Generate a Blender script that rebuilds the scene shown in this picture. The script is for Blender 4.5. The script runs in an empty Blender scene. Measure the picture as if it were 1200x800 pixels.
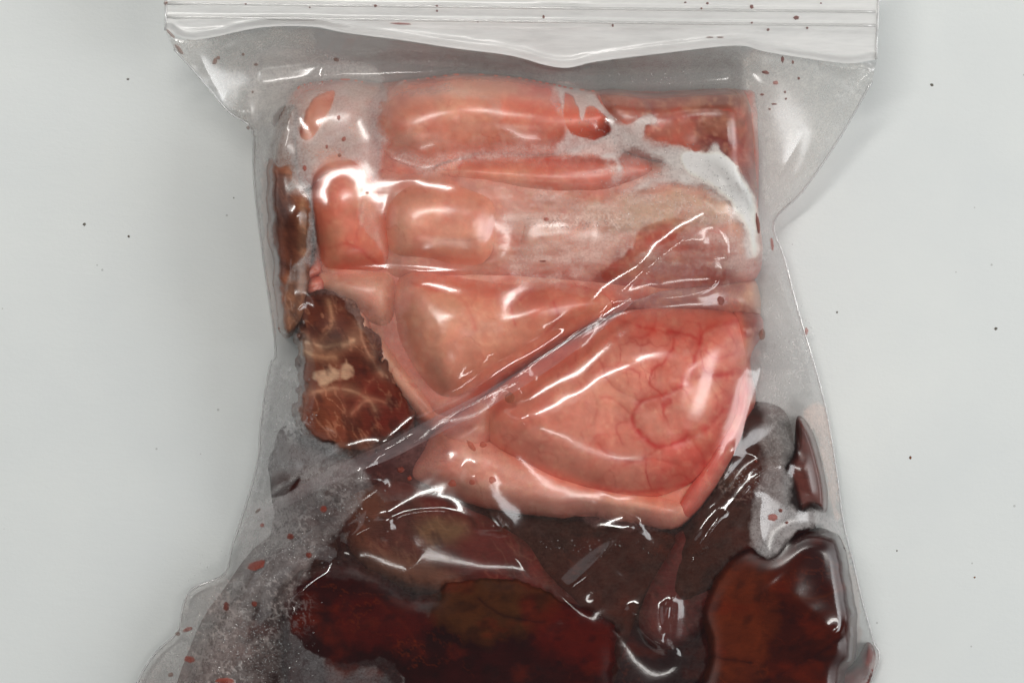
import bpy, math, random
import numpy as np
random.seed(7)

# ------------------------------------------------------------------ camera, world, lamps, exposure
sc = bpy.context.scene
col = sc.collection
S = 0.00025            # one drawing unit in metres (0.25 mm)
D = 2600.0             # camera height in drawing units
cam_d = bpy.data.cameras.new('camera'); cam = bpy.data.objects.new('camera', cam_d); col.objects.link(cam)
cam.location = (0, 0, D*S); cam_d.sensor_width = 36; cam_d.lens = 36*D/1200.0
cam_d.clip_start = 0.01; cam_d.clip_end = 50
sc.camera = cam

w = bpy.data.worlds.new('World'); sc.world = w; w.use_nodes = True
w.node_tree.nodes['Background'].inputs[0].default_value = (0.86, 0.93, 1.0, 1)
w.node_tree.nodes['Background'].inputs[1].default_value = 0.10

def area(name, loc, target, sx, sy, power, colr=(1, 0.97, 0.93)):
    l = bpy.data.lights.new(name, 'AREA'); l.shape = 'RECTANGLE'; l.size = sx; l.size_y = sy
    l.energy = power; l.color = colr
    o = bpy.data.objects.new(name, l); col.objects.link(o); o.location = loc
    from mathutils import Vector
    o.rotation_euler = (Vector(target)-Vector(loc)).to_track_quat('-Z', 'Y').to_euler()
    return o
area('ceiling_lamp', (-0.26, 0.50, 1.0), (0.02, 0, 0), 0.70, 0.085, 6.2)
area('ceiling_lamp', (-0.10, -0.95, 1.0), (0, 0, 0), 0.50, 0.06, 1.6)
area('ceiling_lamp', (0.72, 0.12, 1.1), (0.1, 0, 0), 0.07, 0.55, 2.2)
area('side_fill', (1.35, -0.05, 0.85), (0.12, 0, 0), 0.9, 0.7, 12.5, (0.98, 0.99, 1.0))  # unseen fill added at the right, lifts the room light and that table side
area('side_fill', (-1.4, 0.4, 0.9), (0, 0, 0), 0.8, 0.7, 1.2, (0.95, 0.98, 1.0))  # weaker unseen fill added at the left
sc.view_settings.view_transform = 'Standard'; sc.view_settings.look = 'None'
sc.view_settings.exposure = 0.0; sc.view_settings.gamma = 1.0
sc.cycles.transparent_max_bounces = 24; sc.cycles.max_bounces = 10
sc.cycles.diffuse_bounces = 4; sc.cycles.caustics_reflective = False; sc.cycles.caustics_refractive = False

# ------------------------------------------------------------------ numeric helpers
def lin(c):
    c = np.asarray(c, float)/255.0
    return np.where(c <= 0.04045, c/12.92, ((c+0.055)/1.055)**2.4)

def vnoise(X, Y, sc_, seed):
    r = np.random.RandomState(seed); T = r.rand(256, 256)
    x = X/sc_+1000.37; y = Y/sc_+1000.71
    xi = np.floor(x).astype(int); yi = np.floor(y).astype(int)
    fx = x-xi; fy = y-yi
    fx = fx*fx*fx*(fx*(fx*6-15)+10); fy = fy*fy*fy*(fy*(fy*6-15)+10)
    a = T[xi % 256, yi % 256]; b = T[(xi+1) % 256, yi % 256]; c = T[xi % 256, (yi+1) % 256]; d = T[(xi+1) % 256, (yi+1) % 256]
    return ((a*(1-fx)+b*fx)*(1-fy)+(c*(1-fx)+d*fx)*fy)*2-1

def fbm(X, Y, sc_, seed, n=4, gain=0.5):
    t = 0; a = 1; s = 0
    for i in range(n):
        t = t+a*vnoise(X+13.7*i, Y-7.1*i, sc_/(2**i), seed+i); s += a; a *= gain
    return t/s

def smooth(pts, closed=True, n=6):
    p = np.asarray(pts, float); N = len(p); out = []
    rng = range(N) if closed else range(N-1)
    for i in rng:
        if closed: a, b, c, d = p[i-1], p[i], p[(i+1) % N], p[(i+2) % N]
        else: a, b, c, d = p[max(i-1, 0)], p[i], p[i+1], p[min(i+2, N-1)]
        for k in range(n):
            t = k/n
            out.append(0.5*((2*b)+(-a+c)*t+(2*a-5*b+4*c-d)*t*t+(-a+3*b-3*c+d)*t**3))
    if not closed: out.append(p[-1])
    return np.array(out)

def lin_dense(P, k=4):
    P = np.array(P, float); out = []
    for i in range(len(P)):
        a, b = P[i], P[(i+1) % len(P)]
        for j in range(k): out.append(a+(b-a)*j/k)
    return np.array(out)
def dist_line(X, Y, P, closed=False):
    """distance to polyline, signed side, and parameter 0..1 along it"""
    best = np.full(X.shape, 1e9); side = np.zeros(X.shape); par = np.zeros(X.shape)
    n = len(P); m = n if closed else n-1
    for i in range(m):
        a = P[i]; b = P[(i+1) % n]; e = b-a; L = e@e
        if L < 1e-9: continue
        wx = X-a[0]; wy = Y-a[1]
        t = np.clip((wx*e[0]+wy*e[1])/L, 0, 1)
        dx = wx-t*e[0]; dy = wy-t*e[1]; d2 = dx*dx+dy*dy
        u = d2 < best
        best = np.where(u, d2, best); side = np.where(u, np.sign(e[0]*wy-e[1]*wx), side); par = np.where(u, (i+t)/m, par)
    return np.sqrt(best), side, par

def inside(X, Y, P):
    r = np.zeros(X.shape, bool); n = len(P)
    for i in range(n):
        x1, y1 = P[i]; x2, y2 = P[(i+1) % n]
        if y1 == y2: continue
        c = ((y1 > Y) != (y2 > Y)) & (X < (x2-x1)*(Y-y1)/(y2-y1)+x1)
        r ^= c
    return r

def sdf(X, Y, P):
    d, _, _ = dist_line(X, Y, P, True)
    return np.where(inside(X, Y, P), d, -d)

STEP = 1.5
gx = np.arange(130, 1075, STEP); gy = np.arange(-12, 945, STEP)
GX, GY = np.meshgrid(gx, gy, indexing='ij')
C = np.zeros(GX.shape)                       # height of the contents

def blur(A, n):
    for _ in range(n):
        B = A.copy(); B[1:-1, 1:-1] = 0.25*(A[2:, 1:-1]+A[:-2, 1:-1]+A[1:-1, 2:]+A[1:-1, :-2]); A = B
    return A
def window(P, m):
    i0 = max(0, int((P[:, 0].min()-m-gx[0])/STEP)); i1 = min(len(gx), int((P[:, 0].max()+m-gx[0])/STEP)+2)
    j0 = max(0, int((P[:, 1].min()-m-gy[0])/STEP)); j1 = min(len(gy), int((P[:, 1].max()+m-gy[0])/STEP)+2)
    return slice(i0, i1), slice(j0, j1)

def sdf_w(P, m=60):
    """signed distance on the master grid, exact inside the window, -m beyond"""
    out = np.full(GX.shape, -float(m)); s = window(P, m)
    out[s] = sdf(GX[s], GY[s], P)
    return out

def proj(x, y, z):
    """photo position (x right, y down) at height z to metres"""
    k = (1-z/D)*S
    return (x-600)*k, (400-y)*k, z*S

# ------------------------------------------------------------------ object helpers
def tag(o, label=None, cat=None, group=None, kind=None):
    if label: o['label'] = label
    if cat: o['category'] = cat
    if group: o['group'] = group
    if kind: o['kind'] = kind
    return o

def empty(name, label, cat, x, y, group=None):
    o = bpy.data.objects.new(name, None); col.objects.link(o); o.location = ((x-600)*S, (400-y)*S, 0.0)
    o.empty_display_size = 0.01
    return tag(o, label, cat, group)

def link(name, me, mat, parent=None):
    o = bpy.data.objects.new(name, me); col.objects.link(o)
    if mat: me.materials.append(mat)
    if parent is not None:
        o.parent = parent
        o.matrix_parent_inverse = parent.matrix_basis.inverted() if False else o.matrix_parent_inverse
        o.location = tuple(-c for c in parent.location)
    return o

def grid_mesh(name, X, Y, Z, d, mat, parent=None, attrs=None, base=None, cut=None):
    """mesh over nodes whose signed distance d is positive; its border is snapped to d = 0.
    base: height of a closing flat underside"""
    st = X[1, 0]-X[0, 0]
    inc = d > -0.55*st
    f = inc[:-1, :-1] & inc[1:, :-1] & inc[1:, 1:] & inc[:-1, 1:]
    if cut is not None: f &= cut[:-1, :-1]
    use = np.zeros(inc.shape, bool)
    use[:-1, :-1] |= f; use[1:, :-1] |= f; use[1:, 1:] |= f; use[:-1, 1:] |= f
    idx = -np.ones(inc.shape, int); idx[use] = np.arange(use.sum())
    cnt = np.zeros(inc.shape, int)
    cnt[:-1, :-1] += f; cnt[1:, :-1] += f; cnt[1:, 1:] += f; cnt[:-1, 1:] += f
    border = use & (cnt < 4)
    g0, g1 = np.gradient(d, st)
    gl = np.maximum(np.hypot(g0, g1), 0.5)
    mv = np.where(border & (np.abs(d) < 2.2*st), -d/gl, 0)
    Xs = X+mv*g0/gl; Ys = Y+mv*g1/gl
    px, py, pz = proj(Xs[use], Ys[use], Z[use])
    V = np.stack([px, py, pz], 1)
    fi = np.argwhere(f)
    a = idx[fi[:, 0], fi[:, 1]]; b = idx[fi[:, 0]+1, fi[:, 1]]; c = idx[fi[:, 0]+1, fi[:, 1]+1]; e = idx[fi[:, 0], fi[:, 1]+1]
    Q = np.stack([a, e, c, b], 1)            # y runs down, so this order faces up
    nv = len(V); ngons = []
    loops_total = Q
    extraQ = []
    if base is not None:
        ed = np.concatenate([Q[:, [0, 1]], Q[:, [1, 2]], Q[:, [2, 3]], Q[:, [3, 0]]])
        key = ed[:, 0].astype(np.int64)*nv+ed[:, 1]; rkey = ed[:, 1].astype(np.int64)*nv+ed[:, 0]
        bd = ed[~np.isin(key, rkey)]
        nxt = {}
        for p, q in bd: nxt.setdefault(int(p), []).append(int(q))
        newV = []; bid = {}
        bv = np.unique(bd)
        Xu = Xs[use]; Yu = Ys[use]
        for v in bv:
            bid[int(v)] = nv+len(newV); newV.append(proj(Xu[v], Yu[v], base))
        for p, q in bd: extraQ.append((int(p), bid[int(p)], bid[int(q)], int(q)))
        while nxt:
            s0 = next(iter(nxt)); cur = s0; loop = []
            while cur in nxt:
                loop.append(cur); q = nxt[cur].pop()
                if not nxt[cur]: del nxt[cur]
                cur = q
            if len(loop) > 2: ngons.append([bid[v] for v in loop])
        V = np.concatenate([V, np.array(newV)])
        loops_total = np.concatenate([Q, np.array(extraQ)])
    me = bpy.data.meshes.new(name)
    nq = len(loops_total); nl = nq*4+sum(len(n) for n in ngons)
    me.vertices.add(len(V)); me.vertices.foreach_set('co', V.astype(np.float32).ravel())
    me.loops.add(nl); me.polygons.add(nq+len(ngons))
    li = loops_total.ravel().tolist()
    starts = list(range(0, nq*4, 4)); p = nq*4
    for n in ngons: li += n[::1]; starts.append(p); p += len(n)
    me.loops.foreach_set('vertex_index', np.array(li, np.int32))
    me.polygons.foreach_set('loop_start', np.array(starts, np.int32))
    me.polygons.foreach_set('use_smooth', np.array([True]*nq+[False]*len(ngons)))
    me.update(calc_edges=True); me.validate()
    if attrs:
        for k, A in attrs.items():
            if A.ndim == 3:
                at = me.attributes.new(k, 'FLOAT_COLOR', 'POINT')
                v = np.ones((len(V), 4), np.float32); v[:, :3] = 0.2; v[:nv, :3] = A[use]
                if base is not None:
                    for vv, bb in bid.items(): v[bb] = v[vv]
                at.data.foreach_set('color', v.ravel())
            else:
                at = me.attributes.new(k, 'FLOAT', 'POINT')
                v = np.zeros(len(V), np.float32); v[:nv] = A[use]
                if base is not None:
                    for vv, bb in bid.items(): v[bb] = v[vv]
                at.data.foreach_set('value', v)
    return link(name, me, mat, parent)

def tube(name, P, r, mat, parent=None, n=6, squash=1.0):
    """round bar along P = [(x, y, z)...] in drawing units"""
    P = np.array([proj(*p) for p in P]); N = len(P); r = np.broadcast_to(np.asarray(r, float), (N,))*S
    T = np.gradient(P, axis=0); T /= np.linalg.norm(T, axis=1)[:, None]+1e-12
    up = np.array([0, 0, 1.0]); A = np.cross(T, up); A /= np.linalg.norm(A, axis=1)[:, None]+1e-9; B = np.cross(A, T)
    V = []; F = []
    for i in range(N):
        for k in range(n):
            t = 2*math.pi*k/n; V.append(P[i]+r[i]*(A[i]*math.cos(t)+B[i]*math.sin(t)*squash))
    for i in range(N-1):
        for k in range(n):
            F.append((i*n+k, i*n+(k+1) % n, (i+1)*n+(k+1) % n, (i+1)*n+k))
    F.append(tuple(range(n))[::-1]); F.append(tuple((N-1)*n+k for k in range(n)))
    me = bpy.data.meshes.new(name); me.from_pydata([tuple(v) for v in V], [], F); me.update()
    me.polygons.foreach_set('use_smooth', [True]*len(F))
    return link(name, me, mat, parent)

# ------------------------------------------------------------------ materials
def new_mat(name):
    m = bpy.data.materials.new(name); m.use_nodes = True; nt = m.node_tree; nt.nodes.clear()
    out = nt.nodes.new('ShaderNodeOutputMaterial')
    return m, nt, out
def N(nt, t, **kw):
    n = nt.nodes.new(t)
    for k, v in kw.items(): setattr(n, k, v)
    return n
def L(nt, a, b): nt.links.new(a, b)
def mathn(nt, op, a, b=None, clamp=False):
    n = N(nt, 'ShaderNodeMath', operation=op); n.use_clamp = clamp
    for i, v in enumerate((a, b)):
        if v is None: continue
        if isinstance(v, (int, float)): n.inputs[i].default_value = v
        else: L(nt, v, n.inputs[i])
    return n.outputs[0]
def noise(nt, scale, detail=4, rough=0.6, vec=None, dist=0.0):
    n = N(nt, 'ShaderNodeTexNoise'); n.inputs['Scale'].default_value = scale; n.inputs['Detail'].default_value = detail
    n.inputs['Roughness'].default_value = rough; n.inputs['Distortion'].default_value = dist
    if vec is not None: L(nt, vec, n.inputs['Vector'])
    return n.outputs['Fac']
def coords(nt, scale=(1, 1, 1), rot=(0, 0, 0)):
    tc = N(nt, 'ShaderNodeTexCoord'); mp = N(nt, 'ShaderNodeMapping'); mp.inputs['Scale'].default_value = scale
    mp.inputs['Rotation'].default_value = rot; L(nt, tc.outputs['Object'], mp.inputs['Vector']); return mp.outputs['Vector']

def meat_material(name, sss, rough, fibre=0.0, grain=1.0, coat=0.3, spec=0.5, bump=0.5):
    m, nt, out = new_mat(name)
    b = N(nt, 'ShaderNodeBsdfPrincipled'); L(nt, b.outputs[0], out.inputs[0])
    at = N(nt, 'ShaderNodeAttribute', attribute_name='Col')
    v = coords(nt)
    n1 = noise(nt, 90, 6, 0.65, v, 0.6); n2 = noise(nt, 420, 5, 0.6, v)
    vf = coords(nt, (1, 5, 1), (0, 0, 0.6)); n3 = noise(nt, 160, 6, 0.7, vf, 1.2)
    s = mathn(nt, 'ADD', mathn(nt, 'MULTIPLY', n1, 0.55*grain), mathn(nt, 'MULTIPLY', n2, 0.35*grain))
    s = mathn(nt, 'ADD', s, mathn(nt, 'MULTIPLY', n3, fibre))
    k = mathn(nt, 'ADD', s, 1-0.45*grain-0.5*fibre)
    vm = N(nt, 'ShaderNodeVectorMath', operation='SCALE'); L(nt, at.outputs['Color'], vm.inputs[0]); L(nt, k, vm.inputs['Scale'])
    # warmer where the noise is low
    mx = N(nt, 'ShaderNodeMixRGB', blend_type='MULTIPLY'); L(nt, vm.outputs[0], mx.inputs[1]); mx.inputs[2].default_value = (1.0, 0.88, 0.86, 1)
    cr = mathn(nt, 'MULTIPLY', mathn(nt, 'SUBTRACT', noise(nt, 60, 5, 0.6, v, 1.0), 0.42), 3.0, True); L(nt, cr, mx.inputs[0])
    L(nt, mx.outputs[0], b.inputs['Base Color'])
    b.inputs['Subsurface Weight'].default_value = sss; b.inputs['Subsurface Radius'].default_value = (1.0, 0.35, 0.22)
    b.inputs['Subsurface Scale'].default_value = 0.0011
    b.inputs['Roughness'].default_value = rough; b.inputs['Specular IOR Level'].default_value = spec
    b.inputs['Coat Weight'].default_value = coat; b.inputs['Coat Roughness'].default_value = 0.38
    bp = N(nt, 'ShaderNodeBump'); bp.inputs['Strength'].default_value = bump; bp.inputs['Distance'].default_value = 0.0007
    h = mathn(nt, 'ADD', mathn(nt, 'MULTIPLY', n1, 1.0), mathn(nt, 'MULTIPLY', n2, 0.25))
    h = mathn(nt, 'ADD', h, mathn(nt, 'MULTIPLY', n3, fibre*2))
    L(nt, h, bp.inputs['Height']); L(nt, bp.outputs[0], b.inputs['Normal'])
    return m
M_FAT = meat_material('wet_fat', 0.28, 0.5, 0.05, 0.3, 1.0, 0.3, 0.10)
M_RED = meat_material('wet_red_meat', 0.08, 0.55, 0.9, 1.0, 0.05, 0.1, 0.35)
M_LIV = meat_material('wet_dark_meat', 0.0, 0.6, 0.45, 1.0, 0.0, 0.05, 0.3)

def film_material(name, base_veil, use_attr=True, rough=0.10, bump=0.35, tint=(1, 1, 1), streak=0.0, vcol=(0.80, 0.79, 0.78), spec=0.06):
    m, nt, out = new_mat(name)
    v = coords(nt)
    tr = N(nt, 'ShaderNodeBsdfTransparent')
    if use_attr:
        ta = N(nt, 'ShaderNodeAttribute', attribute_name='Tint'); L(nt, ta.outputs['Color'], tr.inputs[0])
        fa = N(nt, 'ShaderNodeAttribute', attribute_name='Fog').outputs['Fac']
        vc = N(nt, 'ShaderNodeAttribute', attribute_name='FogCol').outputs['Color']
    else: tr.inputs[0].default_value = (*tint, 1)
    di = N(nt, 'ShaderNodeBsdfDiffuse'); tl = N(nt, 'ShaderNodeBsdfTranslucent')
    if use_attr: L(nt, vc, di.inputs[0]); L(nt, vc, tl.inputs[0])
    else: di.inputs[0].default_value = (*vcol, 1); tl.inputs[0].default_value = (*vcol, 1)
    mv = N(nt, 'ShaderNodeMixShader'); mv.inputs[0].default_value = 0.22; L(nt, di.outputs[0], mv.inputs[1]); L(nt, tl.outputs[0], mv.inputs[2])
    n1 = noise(nt, 350, 6, 0.75, v, 0.5); n2 = noise(nt, 1600, 3, 0.7, v)
    if use_attr:
        k = mathn(nt, 'ADD', mathn(nt, 'MULTIPLY', mathn(nt, 'SUBTRACT', n1, 0.5), 1.1), mathn(nt, 'MULTIPLY', mathn(nt, 'SUBTRACT', n2, 0.5), 0.9))
        # mottling strongest at middling fog
        mid = mathn(nt, 'MULTIPLY', mathn(nt, 'MULTIPLY', fa, mathn(nt, 'SUBTRACT', 1.0, fa)), 3.0)
        fac = mathn(nt, 'ADD', mathn(nt, 'ADD', fa, mathn(nt, 'MULTIPLY', k, mid)), base_veil, True)
    else:
        vs = coords(nt, (0.15, 1, 1)); ns = noise(nt, 420, 4, 0.6, vs)
        fac = mathn(nt, 'ADD', mathn(nt, 'MULTIPLY', mathn(nt, 'SUBTRACT', ns, 0.5), streak), base_veil, True)
    m1 = N(nt, 'ShaderNodeMixShader'); L(nt, fac, m1.inputs[0]); L(nt, tr.outputs[0], m1.inputs[1]); L(nt, mv.outputs[0], m1.inputs[2])
    gl = N(nt, 'ShaderNodeBsdfGlossy'); gl.inputs['Roughness'].default_value = rough
    if use_attr: L(nt, N(nt, 'ShaderNodeAttribute', attribute_name='Gloss').outputs['Fac'], gl.inputs['Roughness'])
    lw = N(nt, 'ShaderNodeLayerWeight'); lw.inputs[0].default_value = 0.5
    fr = mathn(nt, 'ADD', mathn(nt, 'MULTIPLY', mathn(nt, 'POWER', lw.outputs['Facing'], 4.0), 0.75), spec, True)
    bp = N(nt, 'ShaderNodeBump'); bp.inputs['Strength'].default_value = bump; bp.inputs['Distance'].default_value = 0.0004
    vs2 = coords(nt, (1, 3, 1), (0, 0, -0.55))
    h = mathn(nt, 'ADD', noise(nt, 70, 3, 0.5, vs2, 1.5), mathn(nt, 'MULTIPLY', noise(nt, 700, 3, 0.6, v), 0.03))
    L(nt, h, bp.inputs['Height']); L(nt, bp.outputs[0], gl.inputs['Normal'])
    m2 = N(nt, 'ShaderNodeMixShader'); L(nt, fr, m2.inputs[0]); L(nt, m1.outputs[0], m2.inputs[1]); L(nt, gl.outputs[0], m2.inputs[2])
    L(nt, m2.outputs[0], out.inputs[0])
    return m
M_FILM = film_material('clear_bag_film', 0.0, rough=0.075, bump=0.06, spec=0.07)
M_BACK = film_material('back_bag_film', 0.06, False, 0.2, tint=(0.97, 0.97, 0.97))
M_HEAD = film_material('header_film', 0.78, False, 0.26, streak=0.5, vcol=(0.92, 0.91, 0.89), bump=0.12)
M_RAIL = film_material('zip_plastic', 0.45, False, 0.12, bump=0.05, streak=0.3, vcol=(0.88, 0.88, 0.86), spec=0.10)
M_FOLD = film_material('folded_film', 0.14, False, 0.10, bump=0.2, streak=0.25, vcol=(0.72, 0.60, 0.60))
M_SEAM = film_material('seam_plastic', 0.35, False, 0.1, vcol=(0.85, 0.85, 0.84), spec=0.12)

def simple(name, c, rough=0.4, spec=0.5, alpha=1.0):
    m, nt, out = new_mat(name); b = N(nt, 'ShaderNodeBsdfPrincipled'); L(nt, b.outputs[0], out.inputs[0])
    b.inputs['Base Color'].default_value = (*lin(c), 1); b.inputs['Roughness'].default_value = rough
    b.inputs['Specular IOR Level'].default_value = spec
    if alpha < 1: b.inputs['Alpha'].default_value = alpha
    return m
M_SPOT = [simple('dried_blood', (118, 48, 34), 0.5, 0.3, 0.75), simple('fresh_blood', (160, 66, 48), 0.4, 0.3, 0.6), simple('brown_blood', (124, 72, 50), 0.5, 0.3, 0.55)]
M_DUST = simple('dark_grit', (108, 104, 96), 0.8, 0.2)
M_DUST2 = simple('rusty_grit', (120, 72, 40), 0.8, 0.2)
M_POOL = simple('pooled_blood', (44, 12, 10), 0.15, 0.5)

# ------------------------------------------------------------------ table
def table():
    m, nt, out = new_mat('white_laminate'); b = N(nt, 'ShaderNodeBsdfPrincipled'); L(nt, b.outputs[0], out.inputs[0])
    v = coords(nt)
    n = noise(nt, 14, 5, 0.6, v); n2 = noise(nt, 900, 4, 0.7, v)
    r = N(nt, 'ShaderNodeValToRGB'); L(nt, n, r.inputs[0])
    r.color_ramp.elements[0].position = 0.3; r.color_ramp.elements[0].color = (0.69, 0.72, 0.715, 1)
    r.color_ramp.elements[1].position = 0.75; r.color_ramp.elements[1].color = (0.75, 0.775, 0.755, 1)
    # faint dirt freckles
    vo = N(nt, 'ShaderNodeTexVoronoi'); vo.inputs['Scale'].default_value = 120; L(nt, v, vo.inputs['Vector'])
    dots = mathn(nt, 'LESS_THAN', vo.outputs['Distance'], 0.045)
    gate = mathn(nt, 'GREATER_THAN', noise(nt, 40, 2, 0.5, v), 0.54)
    mx = N(nt, 'ShaderNodeMixRGB'); L(nt, mathn(nt, 'MULTIPLY', mathn(nt, 'MULTIPLY', dots, gate), 0.5), mx.inputs[0])
    L(nt, r.outputs[0], mx.inputs[1]); mx.inputs[2].default_value = (0.30, 0.30, 0.28, 1)
    L(nt, mx.outputs[0], b.inputs['Base Color']); b.inputs['Roughness'].default_value = 0.5
    b.inputs['Specular IOR Level'].default_value = 0.35
    bp = N(nt, 'ShaderNodeBump'); bp.inputs['Strength'].default_value = 0.12; bp.inputs['Distance'].default_value = 0.0006
    h = mathn(nt, 'ADD', n2, mathn(nt, 'MULTIPLY', noise(nt, 160, 3, 0.6, coords(nt, (1, 2.5, 1), (0, 0, 0.3))), 1.2))
    L(nt, h, bp.inputs['Height']); L(nt, bp.outputs[0], b.inputs['Normal'])
    me = bpy.data.meshes.new('table_top'); a = 0.9; t = 0.03
    V = [(-a, -a, -t), (a, -a, -t), (a, a, -t), (-a, a, -t), (-a, -a, 0), (a, -a, 0), (a, a, 0), (-a, a, 0)]
    F = [(3, 2, 1, 0), (4, 5, 6, 7), (0, 1, 5, 4), (1, 2, 6, 5), (2, 3, 7, 6), (3, 0, 4, 7)]
    me.from_pydata(V, [], F); me.update()
    tag(link('table_top', me, m), kind='structure')
table()

# ------------------------------------------------------------------ contents
def lobe(name, parent, pts, zt, w_, c, ce=None, zb=4, edge=10, bumps=(), veins=(), patches=(), rough_=2.0, mat=None, seed=1,
         mott=0.10, tilt=(0, 0), mn=40, label=None, rag=0.0, cat=None, ctone=None, round_=0.5, grow=0.0, clip=None, sm=6):
    global C
    P = smooth(pts) if sm else lin_dense(pts, 1); s = window(P, 6+grow); X = GX[s]; Y = GY[s]
    d = sdf(X, Y, P)+grow
    if grow: d = d+2.0*fbm(X, Y, 30, seed+40, 3)
    if clip is not None: d = np.minimum(d, sdf(X, Y, clip)+1.5*fbm(X, Y, 30, 77, 3))
    if rag: d = d+rag*fbm(X, Y, 14, seed+50)
    t = np.clip(d/w_, 0, 1); prof = (1-(1-t)**2)**round_
    ps = blur(np.pad(prof, 16, mode='edge'), 60)[16:-16, 16:-16]; kk = np.clip(d/16, 0, 1)*(mat is M_FAT); prof = prof*(1-kk)+ps*kk
    cx, cy = P.mean(0)
    top = zt+tilt[0]*(X-cx)+tilt[1]*(Y-cy)
    rough_ = rough_*(0.55 if mat is M_FAT else 0.35); mn = mn*1.25
    z = zb+(top-zb)*prof+rough_*fbm(X, Y, mn, seed)*2*prof+rough_*0.12*fbm(X, Y, 14, seed+3)*prof
    for bx, by, br, ba in bumps:
        z += ba*np.exp(-((X-bx)**2+(Y-by)**2)/(br*br))*prof
    colr = np.broadcast_to(lin(c), X.shape+(3,)).copy()
    def blend(cc, k):
        nonlocal colr
        k = np.clip(k, 0, 1)[..., None]; colr = colr*(1-k)+lin(cc)*k
    if ctone is not None: blend(ctone, np.clip(0.5+1.1*fbm(X, Y, 55, seed+31, 5), 0, 1)*0.8)
    if ce is not None: blend(ce, np.exp(-np.clip(d, 0, None)/edge)*0.85*(0.8+0.4*fbm(X, Y, 25, seed+9)))
    for poly, pc, soft, rg, st in patches:
        dd = sdf(X, Y, smooth(poly))+rg*fbm(X, Y, 16, seed+70, 5)
        blend(pc, np.clip(dd/soft+0.5, 0, 1)*st)
    for line, vw, vcx, st, gr in veins:
        Pl = smooth(line, False)
        Xw = X+3.0*fbm(X, Y, 22, seed+80, 4); Yw = Y+3.0*fbm(X, Y, 22, seed+90, 4)
        dl, sd_, par = dist_line(Xw, Yw, Pl)
        wv = vw*1.1*(0.8+0.5*fbm(X, Y, 18, seed+60))
        k = np.exp(-(dl/np.maximum(wv, 0.8))**2)
        blend(vcx, k*st*(0.85+0.4*fbm(X, Y, 9, seed+64)))
        blend(vcx, np.exp(-(dl/(vw*3.2))**2)*st*0.38)
        z -= 0.3*gr*np.exp(-(dl/(vw*1.6))**2)*prof
    if mat is M_RED:
        u = X*0.5+Y*0.87; v_ = -X*0.87+Y*0.5
        q = fbm(u*0.35, v_, 14, seed+103, 4)
        blend((240, 196, 160), np.exp(-(np.abs(q)/0.05)**2)*(0.45 if seed in (11, 23) else 0.12)*np.clip(0.3+1.6*fbm(X, Y, 40, seed+104, 2), 0, 1))
        blend((70, 34, 24), np.clip(fbm(u*0.5, v_, 12, seed+107, 4)*2.4-0.1, 0, 1)*0.6)
    if mat is M_LIV:
        q = fbm(X*0.7, Y, 26, seed+103, 5)
        blend((150, 66, 34), np.clip(q*2.2-0.2, 0, 1)*0.5)
        q = fbm(X*0.8+0.4*Y, Y, 12, seed+108, 5); blend((34, 14, 10), np.clip(q*1.8-0.1, 0, 1)*0.45)
        q = fbm(X, Y, 30, seed+109, 5); blend((170, 96, 60), np.exp(-(np.abs(q)/0.02)**2)*0.35*np.clip(0.2+1.6*fbm(X, Y, 50, seed+110, 2), 0, 1))
    if mat is M_FAT:
        q = fbm(X+6*fbm(X, Y, 15, seed+101, 3), Y+6*fbm(X, Y, 15, seed+102, 3), 46, seed+103, 3)
        g = np.clip(0.4+1.6*fbm(X, Y, 60, seed+104, 2), 0, 1)
        blend((186, 66, 54), np.exp(-(np.abs(q)/0.018)**2)*0.5*g)
        blend((246, 206, 176), np.clip(fbm(X, Y, 6, seed+111, 3)*1.6-0.1, 0, 1)*0.22)
        if seed == 97:
            for sc2, wv2, st2 in ((76, 0.028, 0.9), (40, 0.03, 0.5), (24, 0.03, 0.25)):
                q2 = fbm(X+9*fbm(X, Y, 20, 501, 4), Y+9*fbm(X, Y, 20, 502, 4), sc2, 503+sc2, 2)
                mk = np.clip((X-600)/140, 0.2, 1)*np.clip(0.7+1.2*fbm(X, Y, 50, 505, 2), 0, 1)
                blend((190, 30, 24), np.exp(-(np.abs(q2)/wv2)**2)*st2*mk); blend((204, 60, 48), np.exp(-(np.abs(q2)/(wv2*4))**2)*0.35*st2*mk)
        blend((204, 92, 72), np.clip(fbm(X, Y, 34, seed+105, 5)*2.2-0.15, 0, 1)*0.45)
        blend((226, 176, 148), np.clip(fbm(X, Y, 44, seed+106, 5)*2.2-0.2, 0, 1)*0.4)
    if mat is M_FAT and grow: blend((158, 58, 48), np.exp(-np.clip(d, 0, None)/3.5)*0.7)  # crevice shade between lobes put into the colour as a dark red rim
    colr *= (1+mott*fbm(X, Y, 20, seed+20, 5)[..., None]*2)
    colr = colr*np.array({'wet_fat': (1.08, 1.12, 1.02), 'wet_red_meat': (0.66, 0.54, 0.50), 'wet_dark_meat': (0.40, 0.23, 0.12) if seed in (81, 85) else (0.30, 0.165, 0.10)}[mat.name])
    colr = np.clip(colr, 0.002, 0.9)
    z = np.maximum(z, zb+0.5)
    C[s] = np.where(d > 0, np.maximum(C[s], z), C[s])
    o = grid_mesh(name, X, Y, z, d, mat, parent, {'Col': colr}, base=1.5)
    if label: o['label'] = label
    if cat: o['category'] = cat
    return o

PEACH = (226, 160, 140); PINK = (226, 142, 132); CORAL = (222, 112, 92); REDV = (192, 22, 18); DEEP = (140, 34, 30)
LIVER = (66, 22, 17); BROWN = (112, 52, 34); CREAM = (214, 190, 158)

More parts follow.
